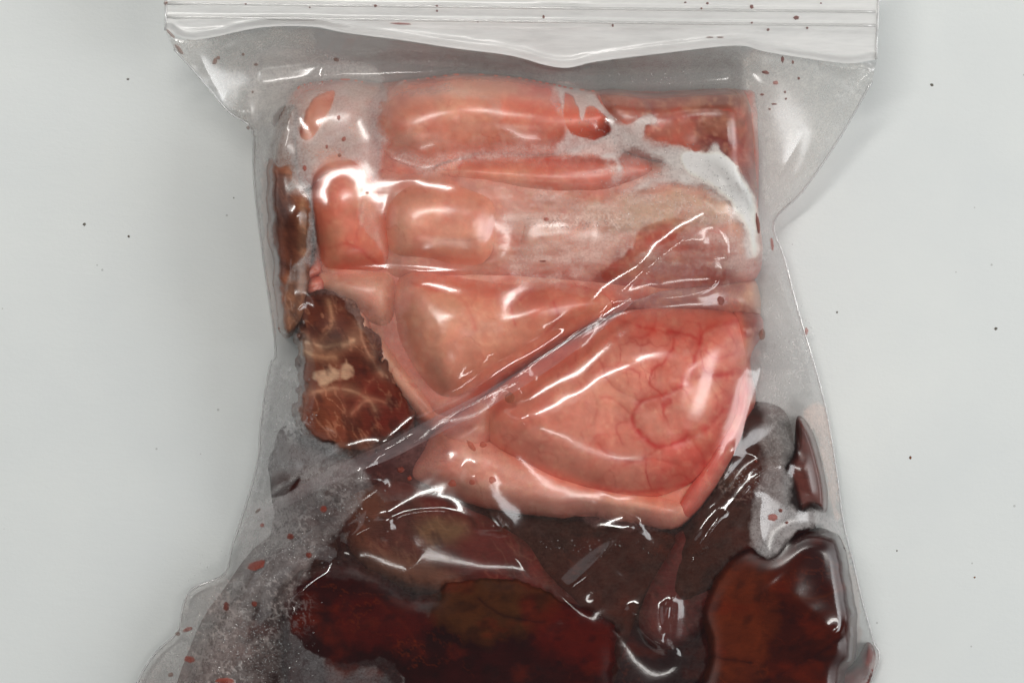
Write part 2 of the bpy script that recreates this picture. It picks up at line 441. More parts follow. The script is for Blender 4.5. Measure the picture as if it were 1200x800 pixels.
# --- pooled blood beneath everything
pool_pts = [(330, 520), (500, 560), (780, 500), (930, 520), (960, 640), (985, 740), (960, 930), (220, 930), (240, 820), (300, 700), (320, 600)]
P_ = smooth(pool_pts); s_ = window(P_, 6); d_ = sdf(GX[s_], GY[s_], P_)+3*fbm(GX[s_], GY[s_], 30, 3)
o = grid_mesh('blood_pool', GX[s_], GY[s_], 1.5+5*np.clip(d_/12, 0, 1)**0.5, d_, M_POOL, None, None, base=1.2)
tag(o, 'dark red blood pooled in the bottom of the clear bag under the dark meat', 'blood')

lobe('meat_chunk', None, [(330, 560), (420, 540), (560, 560), (800, 560), (900, 500), (940, 560), (960, 640), (976, 760), (966, 915), (300, 920), (330, 760)], 64, 14, (70, 28, 24), (80, 36, 30),
     mat=M_LIV, seed=9, rough_=5, label='blackish layer of meat lying deepest in the lower half of the bag', cat='meat')
# --- left brown strip
lobe('meat_strip', None, [(322, 150), (340, 120), (352, 130), (350, 200), (368, 240), (368, 300), (360, 370), (340, 396), (328, 386), (322, 330), (315, 260), (313, 200)],
     114, 12, (176, 128, 96), (130, 92, 74), rag=3, grow=1, bumps=[(340, 250, 20, 6)], mat=M_RED, seed=11, rough_=5,
     patches=[([(335, 198), (352, 196), (352, 210), (340, 228), (334, 220)], (190, 150, 118), 4, 4, 0.8),
              ([(352, 230), (364, 228), (364, 290), (350, 295)], (196, 168, 128), 6, 5, 0.8),
              ([(325, 200), (345, 230), (345, 300), (325, 330), (318, 260)], (86, 42, 26), 10, 6, 0.7)],
     label='narrow brown strip of meat with cream fat along the left edge of the bag', cat='meat')
# --- left marbled piece
lobe('meat_chunk', None, [(352, 362), (372, 346), (404, 352), (430, 380), (452, 430), (480, 480), (470, 505), (430, 525), (392, 522), (362, 505), (352, 480), (356, 430)],
     108, 12, (150, 92, 62), (112, 66, 48), rag=8, grow=8, bumps=[(400, 400, 30, 4), (390, 470, 30, 4)], mat=M_RED, seed=23, rough_=4, ctone=(104, 50, 32),
     veins=[([(360, 402), (380, 408), (400, 404), (414, 398)], 3, (255, 240, 205), 0.8, 0), ([(356, 412), (372, 418), (392, 420)], 2.5, (240, 210, 170), 0.7, 0), ([(384, 352), (388, 380), (376, 400)], 1.6, (240, 210, 170), 0.6, 0), ([(420, 380), (430, 410), (450, 440)], 2, (240, 210, 180), 0.6, 0), ([(366, 460), (390, 456), (420, 462), (440, 480)], 2, (240, 214, 180), 0.6, 0), ([(410, 486), (430, 470), (452, 470)], 1.5, (236, 190, 160), 0.6, 0),
            ([(400, 430), (396, 450), (404, 480), (402, 510)], 2, (170, 110, 90), 0.6, 1), ([(440, 440), (420, 470), (412, 500)], 1.6, (180, 110, 90), 0.5, 1),
            ([(368, 470), (384, 480), (396, 505)], 1.6, (160, 96, 74), 0.5, 0)],
     patches=[([(370, 440), (384, 432), (398, 428), (406, 420), (412, 432), (402, 446), (388, 450), (376, 452)], (255, 244, 210), 4, 8, 0.95),
              ([(420, 430), (436, 440), (452, 440), (480, 480), (470, 502), (440, 505), (420, 480)], (140, 40, 30), 26, 12, 0.6)],
     label='marbled brown meat chunk at the left, beside the pale fat strip', cat='meat')
# --- tissue low in the left corner
lobe('meat_chunk', None, [(330, 500), (380, 520), (440, 522), (500, 500), (540, 540), (520, 600), (440, 612), (380, 600), (330, 610), (318, 570)],
     78, 34, (88, 44, 40), (66, 30, 28), mat=M_LIV, seed=29, rough_=6, ctone=(120, 66, 58),
     label='purplish brown tissue under the left end of the diagonal bag fold', cat='meat')

# --- upper fat mass
U = empty('fat_chunk', 'large pale pink lump of lobed fat filling the upper half of the bag', 'animal fat', 560, 280)
UCLIP = smooth([(334, 130), (352, 101), (400, 93), (440, 97), (480, 93), (540, 86), (600, 90), (700, 106), (860, 106), (886, 120), (889, 240), (886, 326), (800, 352), (716, 378), (600, 450), (530, 500), (496, 500), (448, 446), (426, 410), (392, 366), (340, 342), (334, 312), (364, 304), (358, 262), (350, 224), (332, 190)])
def fl(pts, zt, w_, c, ce, seed, **k):
    k.setdefault('zb', 40); k.setdefault('round_', 0.45); k.setdefault('grow', 5)
    k['clip'] = UCLIP; w_ = w_*1.0+14
    return lobe('fat_lobe', U, pts, zt, w_, c, ce, mat=M_FAT, seed=seed, **k)
fl([(348, 108), (372, 98), (440, 98), (560, 96), (700, 108), (880, 112), (888, 240), (884, 350), (780, 400), (660, 450), (580, 500), (520, 500), (484, 484), (432, 410), (384, 348), (368, 300), (364, 200)], 92, 12, (206, 120, 104), (176, 76, 64), 30, zb=20, rough_=3)
fl([(335, 130), (352, 102), (400, 94), (440, 100), (452, 150), (448, 200), (400, 215), (350, 215), (335, 180)], 112, 30, (222, 165, 150), PINK, 31, rough_=3,
   veins=[([(350, 110), (375, 98), (410, 96), (438, 104)], 4, CORAL, 0.7, 0), ([(436, 120), (440, 150), (444, 190)], 3, (206, 110, 98), 0.6, 2)])
fl([(366, 228), (376, 202), (396, 190), (418, 194), (440, 206), (462, 240), (470, 290), (455, 318), (420, 322), (385, 318), (372, 290), (364, 250)], 122, 26, (222, 134, 114), (214, 104, 84), 33,
   veins=[([(385, 290), (410, 284), (430, 300), (446, 312)], 2.5, (200, 74, 58), 0.7, 0), ([(428, 200), (424, 240), (418, 280)], 2, (205, 96, 84), 0.5, 2)])
fl([(428, 180), (470, 196), (520, 190), (640, 178), (760, 170), (860, 180), (884, 240), (880, 320), (760, 345), (640, 335), (520, 330), (450, 330), (430, 260)], 118, 40, (214, 150, 138), PINK, 35, rough_=5,
   ctone=(196, 134, 120),
   veins=[([(540, 285), (620, 300), (700, 312), (760, 300)], 2.0, (190, 100, 84), 0.5, 1), ([(640, 262), (700, 272), (770, 268), (830, 262)], 2.5, (150, 120, 108), 0.5, 2),
          ([(600, 322), (660, 330), (716, 336), (760, 330)], 3, REDV, 0.6, 2)],
   patches=[([(700, 330), (716, 300), (750, 264), (790, 254), (880, 262), (880, 330), (790, 345)], (160, 68, 54), 10, 6, 0.85),
            ([(690, 235), (780, 225), (860, 235), (850, 262), (700, 268)], (196, 166, 142), 14, 8, 0.6)])
fl([(436, 150), (446, 118), (480, 96), (540, 86), (600, 90), (660, 98), (700, 108), (730, 130), (712, 160), (660, 180), (600, 182), (560, 182), (520, 194), (494, 198), (466, 192), (444, 176)],
   140, 34, PEACH, CORAL, 37, edge=14, rough_=3, tilt=(0.0, -0.05), bumps=[(500, 150, 34, 7), (620, 140, 40, 3)],
   veins=[([(575, 90), (630, 104), (690, 112), (722, 132)], 7, (212, 84, 66), 0.75, 0), ([(520, 176), (518, 190)], 1.2, (190, 110, 96), 0.7, 1), ([(540, 130), (600, 150), (680, 160)], 2, (216, 120, 100), 0.4, 0)],
   patches=[([(590, 105), (660, 100), (715, 130), (700, 160), (640, 172), (590, 165), (575, 140)], (218, 108, 90), 22, 8, 0.7)])
fl([(505, 198), (530, 186), (600, 184), (680, 182), (740, 176), (776, 190), (770, 212), (730, 228), (690, 238), (620, 232), (570, 222), (520, 212)], 131, 18, PEACH, PINK, 39, edge=10, rough_=3,
   patches=[([(620, 180), (690, 180), (740, 176), (776, 190), (770, 212), (720, 232), (650, 230)], (212, 110, 94), 20, 6, 0.8)])
fl([(444, 258), (452, 226), (478, 210), (530, 208), (575, 218), (592, 232), (592, 270), (585, 305), (560, 318), (500, 312), (455, 306)], 142, 30, PEACH, (206, 78, 60), 41, edge=5, rough_=2.5,
   veins=[([(520, 280), (548, 282), (575, 280)], 1, (190, 120, 104), 0.5, 1)])
fl([(374, 322), (420, 316), (462, 316), (468, 340), (466, 375), (445, 388), (415, 365), (385, 345)], 118, 20, (222, 158, 136), (214, 130, 110), 43)
fl([(586, 232), (640, 236), (700, 244), (720, 270), (700, 300), (640, 318), (592, 312), (590, 270)], 130, 36, (218, 160, 148), PINK, 45, rough_=4,
   veins=[([(600, 262), (650, 258), (690, 262)], 3, (196, 140, 130), 0.5, 3), ([(630, 275), (660, 296), (720, 306)], 1.6, (190, 110, 98), 0.5, 2)])
fl([(460, 340), (480, 312), (530, 322), (600, 330), (660, 328), (704, 340), (716, 360), (660, 395), (600, 430), (556, 456), (520, 470), (490, 440), (466, 395)], 143, 40, (222, 152, 130), (216, 112, 92), 47, edge=8, rough_=4,
   bumps=[(520, 400, 40, 6), (640, 350, 30, 3)],
   veins=[([(600, 338), (598, 360), (602, 380)], 1.6, REDV, 0.55, 1.5), ([(610, 350), (640, 332), (690, 338)], 2.2, REDV, 0.6, 1), ([(648, 350), (654, 372), (640, 390)], 1.6, REDV, 0.55, 1.2), ([(480, 330), (540, 350), (556, 385)], 2, (212, 96, 80), 0.5, 0), ([(466, 330), (462, 360), (470, 400)], 2.5, (206, 90, 70), 0.6, 0)],
   patches=[([(480, 318), (600, 328), (700, 336), (680, 372), (610, 360), (560, 350)], (214, 104, 86), 26, 10, 0.6)])
fl([(424, 394), (436, 384), (452, 400), (476, 432), (500, 462), (512, 488), (494, 492), (470, 474), (446, 440)], 114, 13, (222, 164, 140), (200, 120, 100), 49, rough_=1.5)
fl([(392, 356), (400, 347), (412, 350), (416, 362), (408, 370), (396, 366)], 132, 9, (224, 170, 150), (190, 110, 90), 51, rough_=1)
fl([(414, 370), (422, 364), (430, 376), (431, 392), (424, 401), (416, 394)], 130, 8, (228, 172, 150), (190, 110, 90), 53, rough_=1)
fl([(336, 306), (352, 296), (372, 300), (378, 318), (366, 326), (350, 340), (338, 330)], 112, 12, (196, 140, 130), (150, 90, 84), 55, rough_=2)
fl([(352, 338), (366, 326), (380, 328), (378, 342), (364, 348)], 118, 8, (206, 120, 104), (160, 60, 50), 57, rough_=2)
fl([(484, 452), (516, 470), (560, 500), (560, 560), (520, 570), (478, 540), (470, 500)], 100, 24, (214, 150, 134), (150, 60, 54), 59, rough_=3)

# --- top right red meat
lobe('meat_chunk', None, [(698, 112), (716, 104), (760, 108), (800, 106), (862, 104), (880, 120), (884, 160), (888, 230), (880, 262), (850, 230), (800, 200), (740, 190), (704, 150)],
     132, 14, (168, 96, 78), (120, 56, 44), edge=9, mat=M_FAT, seed=61, rough_=3,
     veins=[([(758, 110), (764, 130), (772, 140), (820, 138)], 3, (150, 50, 40), 0.7, 3), ([(770, 172), (800, 176), (830, 160), (866, 176)], 4, (120, 26, 20), 0.7, 2)],
     patches=[([(812, 118), (870, 108), (882, 150), (880, 200), (840, 190), (808, 160)], (122, 68, 50), 18, 10, 0.85),
              ([(826, 160), (884, 166), (890, 250), (880, 262), (850, 226), (830, 190)], (112, 36, 24), 14, 8, 0.85)],
     label='reddish brown meat with a flat top edge in the upper right corner of the bag', cat='meat')

lobe('meat_chunk', None, [(700, 352), (740, 322), (800, 318), (860, 322), (886, 330), (890, 372), (860, 376), (800, 372), (740, 376)], 82, 16, (158, 92, 88), (124, 60, 58), mat=M_FAT, seed=63, rough_=4, ctone=(176, 128, 120),
     label='narrow purplish red tissue in the gap between the two pale fat lumps', cat='meat')
# --- dark tissue bridging right of the middle
lobe('meat_chunk', None, [(850, 480), (880, 470), (918, 480), (930, 520), (930, 600), (900, 660), (850, 700), (800, 720), (770, 690), (790, 620), (830, 560)],
     84, 26, (96, 66, 60), (60, 38, 34), mat=M_LIV, seed=71, rough_=5, ctone=(118, 74, 68),
     patches=[([(846, 556), (870, 552), (892, 562), (880, 572), (850, 570)], (150, 134, 118), 5, 10, 0.6), ([(872, 565), (890, 560), (896, 572), (880, 592), (868, 588)], (96, 22, 18), 6, 4, 0.8)],
     label='dark grey brown meat just right of the veined fat lump', cat='meat')
# --- red ragged tissue lower middle right
lobe('meat_chunk', None, [(770, 640), (800, 610), (850, 620), (870, 660), (850, 720), (815, 760), (770, 770), (740, 740), (745, 690)],
     80, 26, (126, 52, 46), (80, 30, 28), mat=M_RED, seed=73, rough_=5, ctone=(96, 40, 38), label='red ragged tissue between the two largest dark pieces', cat='meat')
# --- black slab below the lower fat
lobe('meat_chunk', None, [(560, 590), (640, 596), (720, 606), (800, 620), (800, 660), (760, 720), (730, 800), (700, 860), (640, 720), (590, 650)],
     74, 22, (84, 56, 50), (50, 34, 30), mat=M_LIV, seed=75, rough_=5, ctone=(112, 62, 54), label='blackish slab of meat directly below the veined fat lump', cat='meat')
lobe('meat_chunk', None, [(735, 705), (780, 692), (806, 720), (800, 780), (806, 850), (790, 930), (716, 930), (722, 780)],
     62, 20, (30, 18, 17), (24, 14, 14), mat=M_LIV, seed=77, rough_=4, label='narrow black piece in the gap between the two dark bottom pieces', cat='meat')
# --- membranous tissue centre left
lobe('meat_chunk', None, [(400, 570), (450, 548), (500, 560), (560, 590), (620, 620), (650, 660), (700, 720), (660, 745), (560, 720), (470, 700), (410, 660), (390, 610)],
     92, 34, (120, 62, 50), (90, 38, 34), mat=M_RED, seed=79, rough_=7, ctone=(92, 46, 40),
     patches=[([(412, 580), (440, 572), (452, 600), (430, 640), (412, 626)], (146, 92, 66), 14, 8, 0.7), ([(488, 612), (530, 606), (548, 624), (520, 640), (494, 632)], (146, 120, 84), 14, 8, 0.7),
              ([(430, 640), (500, 660), (560, 690), (540, 712), (470, 690), (420, 660)], (140, 104, 82), 14, 10, 0.6), ([(500, 560), (560, 590), (600, 600), (560, 604), (500, 590)], (120, 28, 26), 12, 5, 0.7),
              ([(540, 630), (600, 620), (650, 670), (600, 690), (550, 670)], (126, 44, 38), 18, 8, 0.6)],
     label='reddish brown tissue with yellowish streaks in the lower middle of the bag', cat='meat')
# --- bottom left dark block
lobe('meat_chunk', None, [(330, 760), (322, 700), (350, 664), (400, 650), (440, 664), (484, 694), (510, 692), (518, 676), (560, 668), (604, 670), (652, 688), (690, 712), (726, 730), (724, 800), (716, 926), (330, 926), (326, 840)],
     98, 13, (74, 26, 16), (112, 42, 22), edge=16, mat=M_LIV, seed=81, rough_=3.5, ctone=(38, 14, 11), rag=5, sm=0, tilt=(-0.02, -0.05),
     patches=[([(516, 690), (550, 676), (610, 680), (650, 700), (640, 730), (590, 750), (540, 742), (512, 720)], (120, 98, 66), 22, 14, 0.8),
              ([(620, 700), (700, 722), (722, 740), (716, 780), (660, 770), (620, 740)], (134, 44, 26), 20, 14, 0.7), ([(400, 700), (480, 712), (500, 740), (440, 760), (400, 740)], (112, 36, 22), 18, 14, 0.8)],
     veins=[([(560, 700), (590, 722), (640, 728)], 1.5, (60, 26, 16), 0.6, 1), ([(440, 700), (470, 730), (500, 770)], 2, (124, 52, 30), 0.5, 0)],
     label='largest dark maroon meat block with an olive tinted top in the bottom left half', cat='meat')
# --- froth covered tissue, bottom left corner
lobe('meat_chunk', None, [(300, 640), (350, 612), (400, 620), (404, 670), (360, 700), (376, 770), (372, 860), (300, 930), (230, 930), (200, 840), (230, 740), (262, 690)],
     78, 30, (92, 52, 50), (120, 84, 80), mat=M_LIV, seed=83, rough_=6, ctone=(70, 34, 34), label='purplish tissue under froth in the bottom left corner of the bag', cat='meat')
# --- bottom right liver
lobe('meat_chunk', None, [(818, 720), (826, 690), (838, 668), (856, 648), (880, 636), (902, 646), (930, 624), (960, 618), (986, 630), (996, 670), (1004, 720), (1002, 770), (990, 800), (990, 930), (800, 930), (792, 840), (822, 790), (826, 750)],
     100, 13, (104, 50, 28), (62, 24, 14), edge=10, mat=M_LIV, seed=85, rough_=2.2, mn=70, rag=1.5, bumps=[(930, 690, 60, 4)], ctone=(72, 28, 16),
     patches=[([(830, 680), (880, 660), (900, 700), (890, 780), (830, 790)], (150, 90, 56), 30, 14, 0.8), ([(930, 628), (985, 632), (1000, 690), (960, 690)], (66, 20, 14), 20, 8, 0.7)],
     veins=[([(916, 676), (930, 696), (956, 700), (984, 690)], 1.4, (128, 80, 58), 0.55, 1), ([(800, 800), (830, 770), (880, 776)], 2, (60, 22, 16), 0.6, 2), ([(896, 800), (940, 776), (985, 748)], 2, (52, 18, 12), 0.6, 3)],
     label='smooth dark brown liver piece in the bottom right corner of the bag', cat='meat')
lobe('meat_chunk', None, [(968, 800), (1000, 776), (1016, 752), (1026, 764), (1022, 790), (1000, 860), (970, 900)],
     40, 12, (120, 30, 22), (150, 48, 36), mat=M_RED, seed=87, rough_=2, label='small red tip of meat poking out at the bag edge, bottom right', cat='meat')
# --- right dark piece
lobe('meat_chunk', None, [(934, 488), (950, 500), (962, 535), (970, 575), (968, 600), (950, 596), (936, 600), (926, 570), (918, 550), (930, 530)],
     90, 9, (120, 76, 70), (66, 34, 32), edge=5, mat=M_RED, seed=89, rough_=2, label='small dark wedge of meat against the right side of the bag', cat='meat')

# --- lower fat mass
W = empty('fat_chunk', 'smooth pale pink fat lump with branching red veins below the diagonal fold', 'animal fat', 720, 490)
WCLIP = smooth([(480, 552), (508, 506), (560, 466), (640, 412), (706, 374), (760, 358), (872, 364), (892, 370), (894, 392), (880, 420), (884, 480), (852, 556), (796, 618), (730, 612), (640, 606), (560, 594), (500, 572)])
def gl_(pts, zt, w_, c, ce, seed, **k):
    k.setdefault('zb', 40); k.setdefault('round_', 0.45); k.setdefault('grow', 5)
    k['clip'] = WCLIP; w_ = w_*1.0+12
    return lobe('fat_lobe', W, pts, zt, w_, c, ce, mat=M_FAT, seed=seed, **k)
gl_([(470, 540), (510, 480), (600, 440), (700, 372), (780, 360), (878, 366), (890, 390), (878, 440), (880, 480), (850, 555), (796, 618), (700, 606), (580, 596), (500, 572)], 92, 12, (214, 122, 108), (190, 76, 64), 90, zb=20, rough_=3)
gl_([(860, 375), (888, 364), (896, 390), (880, 430), (884, 480), (850, 560), (800, 620), (780, 616), (820, 540), (860, 470)], 114, 18, (206, 84, 74), (170, 46, 40), 91, rough_=2,
    patches=[([(872, 366), (890, 364), (894, 395), (876, 412)], (92, 30, 24), 5, 3, 0.9), ([(800, 560), (840, 520), (868, 480), (860, 540), (810, 600)], (222, 118, 108), 14, 8, 0.6)])
gl_([(462, 545), (500, 512), (540, 500), (620, 530), (680, 560), (740, 570), (806, 590), (790, 618), (740, 612), (690, 600), (640, 606), (580, 598), (530, 578), (490, 570)], 122, 24, (226, 152, 136), (214, 116, 100), 93, rough_=2.5)
gl_([(500, 520), (505, 490), (540, 468), (580, 470), (590, 500), (570, 530), (530, 540)], 116, 20, (216, 150, 138), (200, 110, 98), 95, rough_=2)
gl_([(562, 490), (580, 450), (620, 420), (680, 385), (740, 364), (800, 362), (868, 372), (876, 400), (874, 440), (868, 470), (862, 500), (840, 540), (805, 575), (760, 588), (700, 584), (640, 565), (590, 540), (566, 515)],
    148, 66, (224, 146, 130), (216, 116, 102), 97, edge=9, rough_=3.5, bumps=[(640, 480, 60, 7), (790, 400, 30, 3), (800, 470, 34, 3), (770, 545, 30, 2)],
    veins=[([(716, 370), (760, 386), (800, 390), (816, 396)], 2.6, REDV, 0.7, 2), ([(872, 374), (840, 380), (822, 392), (812, 430), (806, 446)], 3.2, REDV, 0.85, 3.5),
           ([(770, 370), (760, 392), (738, 396)], 2.2, REDV, 0.5, 1.5), ([(866, 436), (836, 440), (806, 446), (784, 460), (756, 468), (742, 486), (752, 510), (772, 522), (812, 512), (840, 490), (860, 464)], 3.0, REDV, 0.85, 3.5),
           ([(680, 400), (700, 420), (716, 450), (748, 470)], 1.8, (190, 76, 66), 0.6, 1.5), ([(742, 486), (720, 470), (706, 466)], 1.6, (196, 70, 60), 0.6, 1),
           ([(772, 522), (748, 540), (720, 536), (700, 520)], 2, (190, 60, 50), 0.6, 2), ([(806, 512), (826, 536), (820, 560), (790, 570), (740, 576), (700, 570)], 2.4, REDV, 0.75, 2), ([(834, 452), (842, 470), (836, 490)], 1.6, (190, 60, 50), 0.6, 1),
           ([(730, 545), (760, 536), (800, 545)], 1.8, (200, 80, 70), 0.6, 1.5), ([(736, 494), (722, 500), (730, 520)], 1.4, (200, 80, 70), 0.5, 1), ([(576, 480), (600, 530), (660, 562), (720, 576)], 3, (206, 110, 98), 0.4, 1.5),
           ([(850, 380), (862, 410), (840, 420), (826, 410)], 1.5, (196, 66, 56), 0.6, 1), ([(640, 430), (680, 440), (700, 470), (690, 500)], 1.4, (206, 100, 86), 0.45, 1)],
    patches=[([(720, 366), (868, 372), (872, 440), (800, 440), (760, 420)], (214, 98, 78), 40, 12, 0.45), ([(800, 500), (864, 470), (860, 510), (820, 570), (770, 586), (760, 550)], (212, 72, 62), 26, 12, 0.6),
             ([(640, 400), (700, 390), (700, 430), (650, 440)], (210, 92, 76), 24, 14, 0.45)])

# ------------------------------------------------------------------ the bag film
crease = [(193, 36), (212, 46), (240, 44), (300, 32), (360, 31), (400, 38), (470, 47), (530, 56), (600, 65), (640, 76), (668, 79), (700, 72), (780, 62), (865, 53), (900, 60), (950, 68), (1000, 74), (1028, 70)]
rside = [(1022, 95), (985, 160), (940, 225), (907, 260), (920, 305), (937, 370), (955, 430), (968, 480), (980, 550), (988, 610), (1000, 660), (1012, 710), (1024, 752), (1030, 772), (1008, 830), (995, 900), (985, 938)]
lside = [(170, 938), (146, 860), (160, 802), (182, 765), (208, 740), (214, 712), (225, 690), (263, 672), (272, 640), (288, 592), (302, 540), (306, 490), (316, 430), (323, 410), (314, 340), (303, 260), (297, 200), (295, 152), (268, 131), (235, 92), (204, 58)]
OUT = np.concatenate([smooth(crease, False, 4), smooth(rside, False, 3), smooth(lside, False, 3)])
dO = sdf(GX, GY, OUT)

def edge_height(X, Y):
    top = np.interp(Y, [-20, 40, 80, 150, 255, 300, 600, 940], [96, 96, 88, 56, 26, 20, 14, 10])
    return top

# wet patches (film clinging through liquid) and milky zones, drawn as outlines
wet = [([(366, 118), (380, 108), (392, 108), (388, 124), (376, 146), (362, 164), (352, 160), (353, 144)], 1),
       ([(366, 210), (384, 192), (406, 188), (420, 194), (424, 212), (420, 236), (422, 262), (446, 292), (448, 310), (420, 316), (388, 316), (374, 298), (368, 250)], 1),
       ([(444, 150), (450, 122), (480, 112), (530, 112), (570, 120), (580, 140), (586, 156), (574, 168), (560, 160), (540, 168), (520, 158), (500, 164), (480, 150), (460, 160)], 3),
       ([(480, 98), (540, 88), (600, 90), (640, 98), (656, 120), (662, 140), (662, 160), (640, 162), (600, 158), (582, 150), (590, 120), (560, 108), (520, 100), (490, 106)], 3),
       ([(660, 112), (668, 110), (676, 122), (682, 140), (690, 124), (706, 132), (716, 150), (700, 164), (680, 162), (664, 150)], 2),
       ([(700, 108), (740, 108), (756, 128), (740, 144), (722, 138), (706, 124)], 2),
       ([(756, 112), (800, 106), (864, 106), (880, 130), (884, 170), (886, 230), (870, 200), (846, 176), (838, 166), (820, 176), (790, 168), (758, 160), (756, 150), (770, 142), (764, 126)], 2.5),
       ([(540, 192), (600, 186), (690, 184), (712, 198), (720, 212), (730, 200), (724, 184), (740, 174), (770, 182), (776, 192), (764, 206), (730, 226), (690, 236), (640, 222), (600, 212), (550, 206)], 3),
       ([(450, 250), (460, 224), (500, 212), (560, 218), (588, 232), (588, 262), (576, 285), (584, 308), (540, 310), (490, 304), (456, 296)], 2),
       ([(704, 322), (740, 290), (750, 268), (770, 258), (800, 256), (812, 260), (790, 280), (750, 300), (720, 330)], 2.5),
       ([(470, 345), (520, 330), (600, 335), (690, 345), (700, 362), (640, 398), (560, 445), (520, 462), (490, 430)], 4),
       ([(600, 450), (700, 385), (800, 366), (872, 372), (880, 400), (868, 470), (850, 530), (800, 590), (740, 585), (640, 560), (590, 530), (570, 490)], 4),
       ([(870, 366), (890, 368), (892, 390), (880, 406), (874, 430), (864, 440)], 3),
       ([(308, 205), (318, 188), (322, 196), (338, 194), (342, 206), (338, 222), (350, 222), (362, 236), (360, 270), (358, 296), (340, 320), (330, 360), (322, 392), (314, 340), (308, 270)], 2.5),
       ([(360, 350), (400, 350), (440, 420), (480, 480), (470, 505), (400, 520), (360, 505), (356, 480), (372, 440), (362, 400)], 4),
       ([(320, 138), (334, 122), (330, 136), (322, 148)], 1),
       ([(346, 745), (344, 700), (360, 680), (420, 678), (470, 700), (500, 720), (516, 700), (518, 680), (560, 670), (600, 676), (660, 700), (722, 732), (720, 800), (700, 900), (480, 900), (470, 800), (450, 770), (400, 775)], 4),
       ([(820, 730), (828, 690), (846, 664), (872, 642), (894, 650), (900, 656), (920, 640), (936, 624), (960, 620), (986, 632), (1000, 670), (1010, 740), (1000, 800), (990, 930), (800, 930), (796, 830), (826, 780)], 3),
       ([(934, 490), (950, 502), (962, 540), (970, 576), (966, 592), (952, 590), (938, 598), (930, 560), (920, 548), (930, 530)], 1.5),
       ([(318, 580), (345, 562), (352, 560), (346, 574), (326, 582)], 1)]
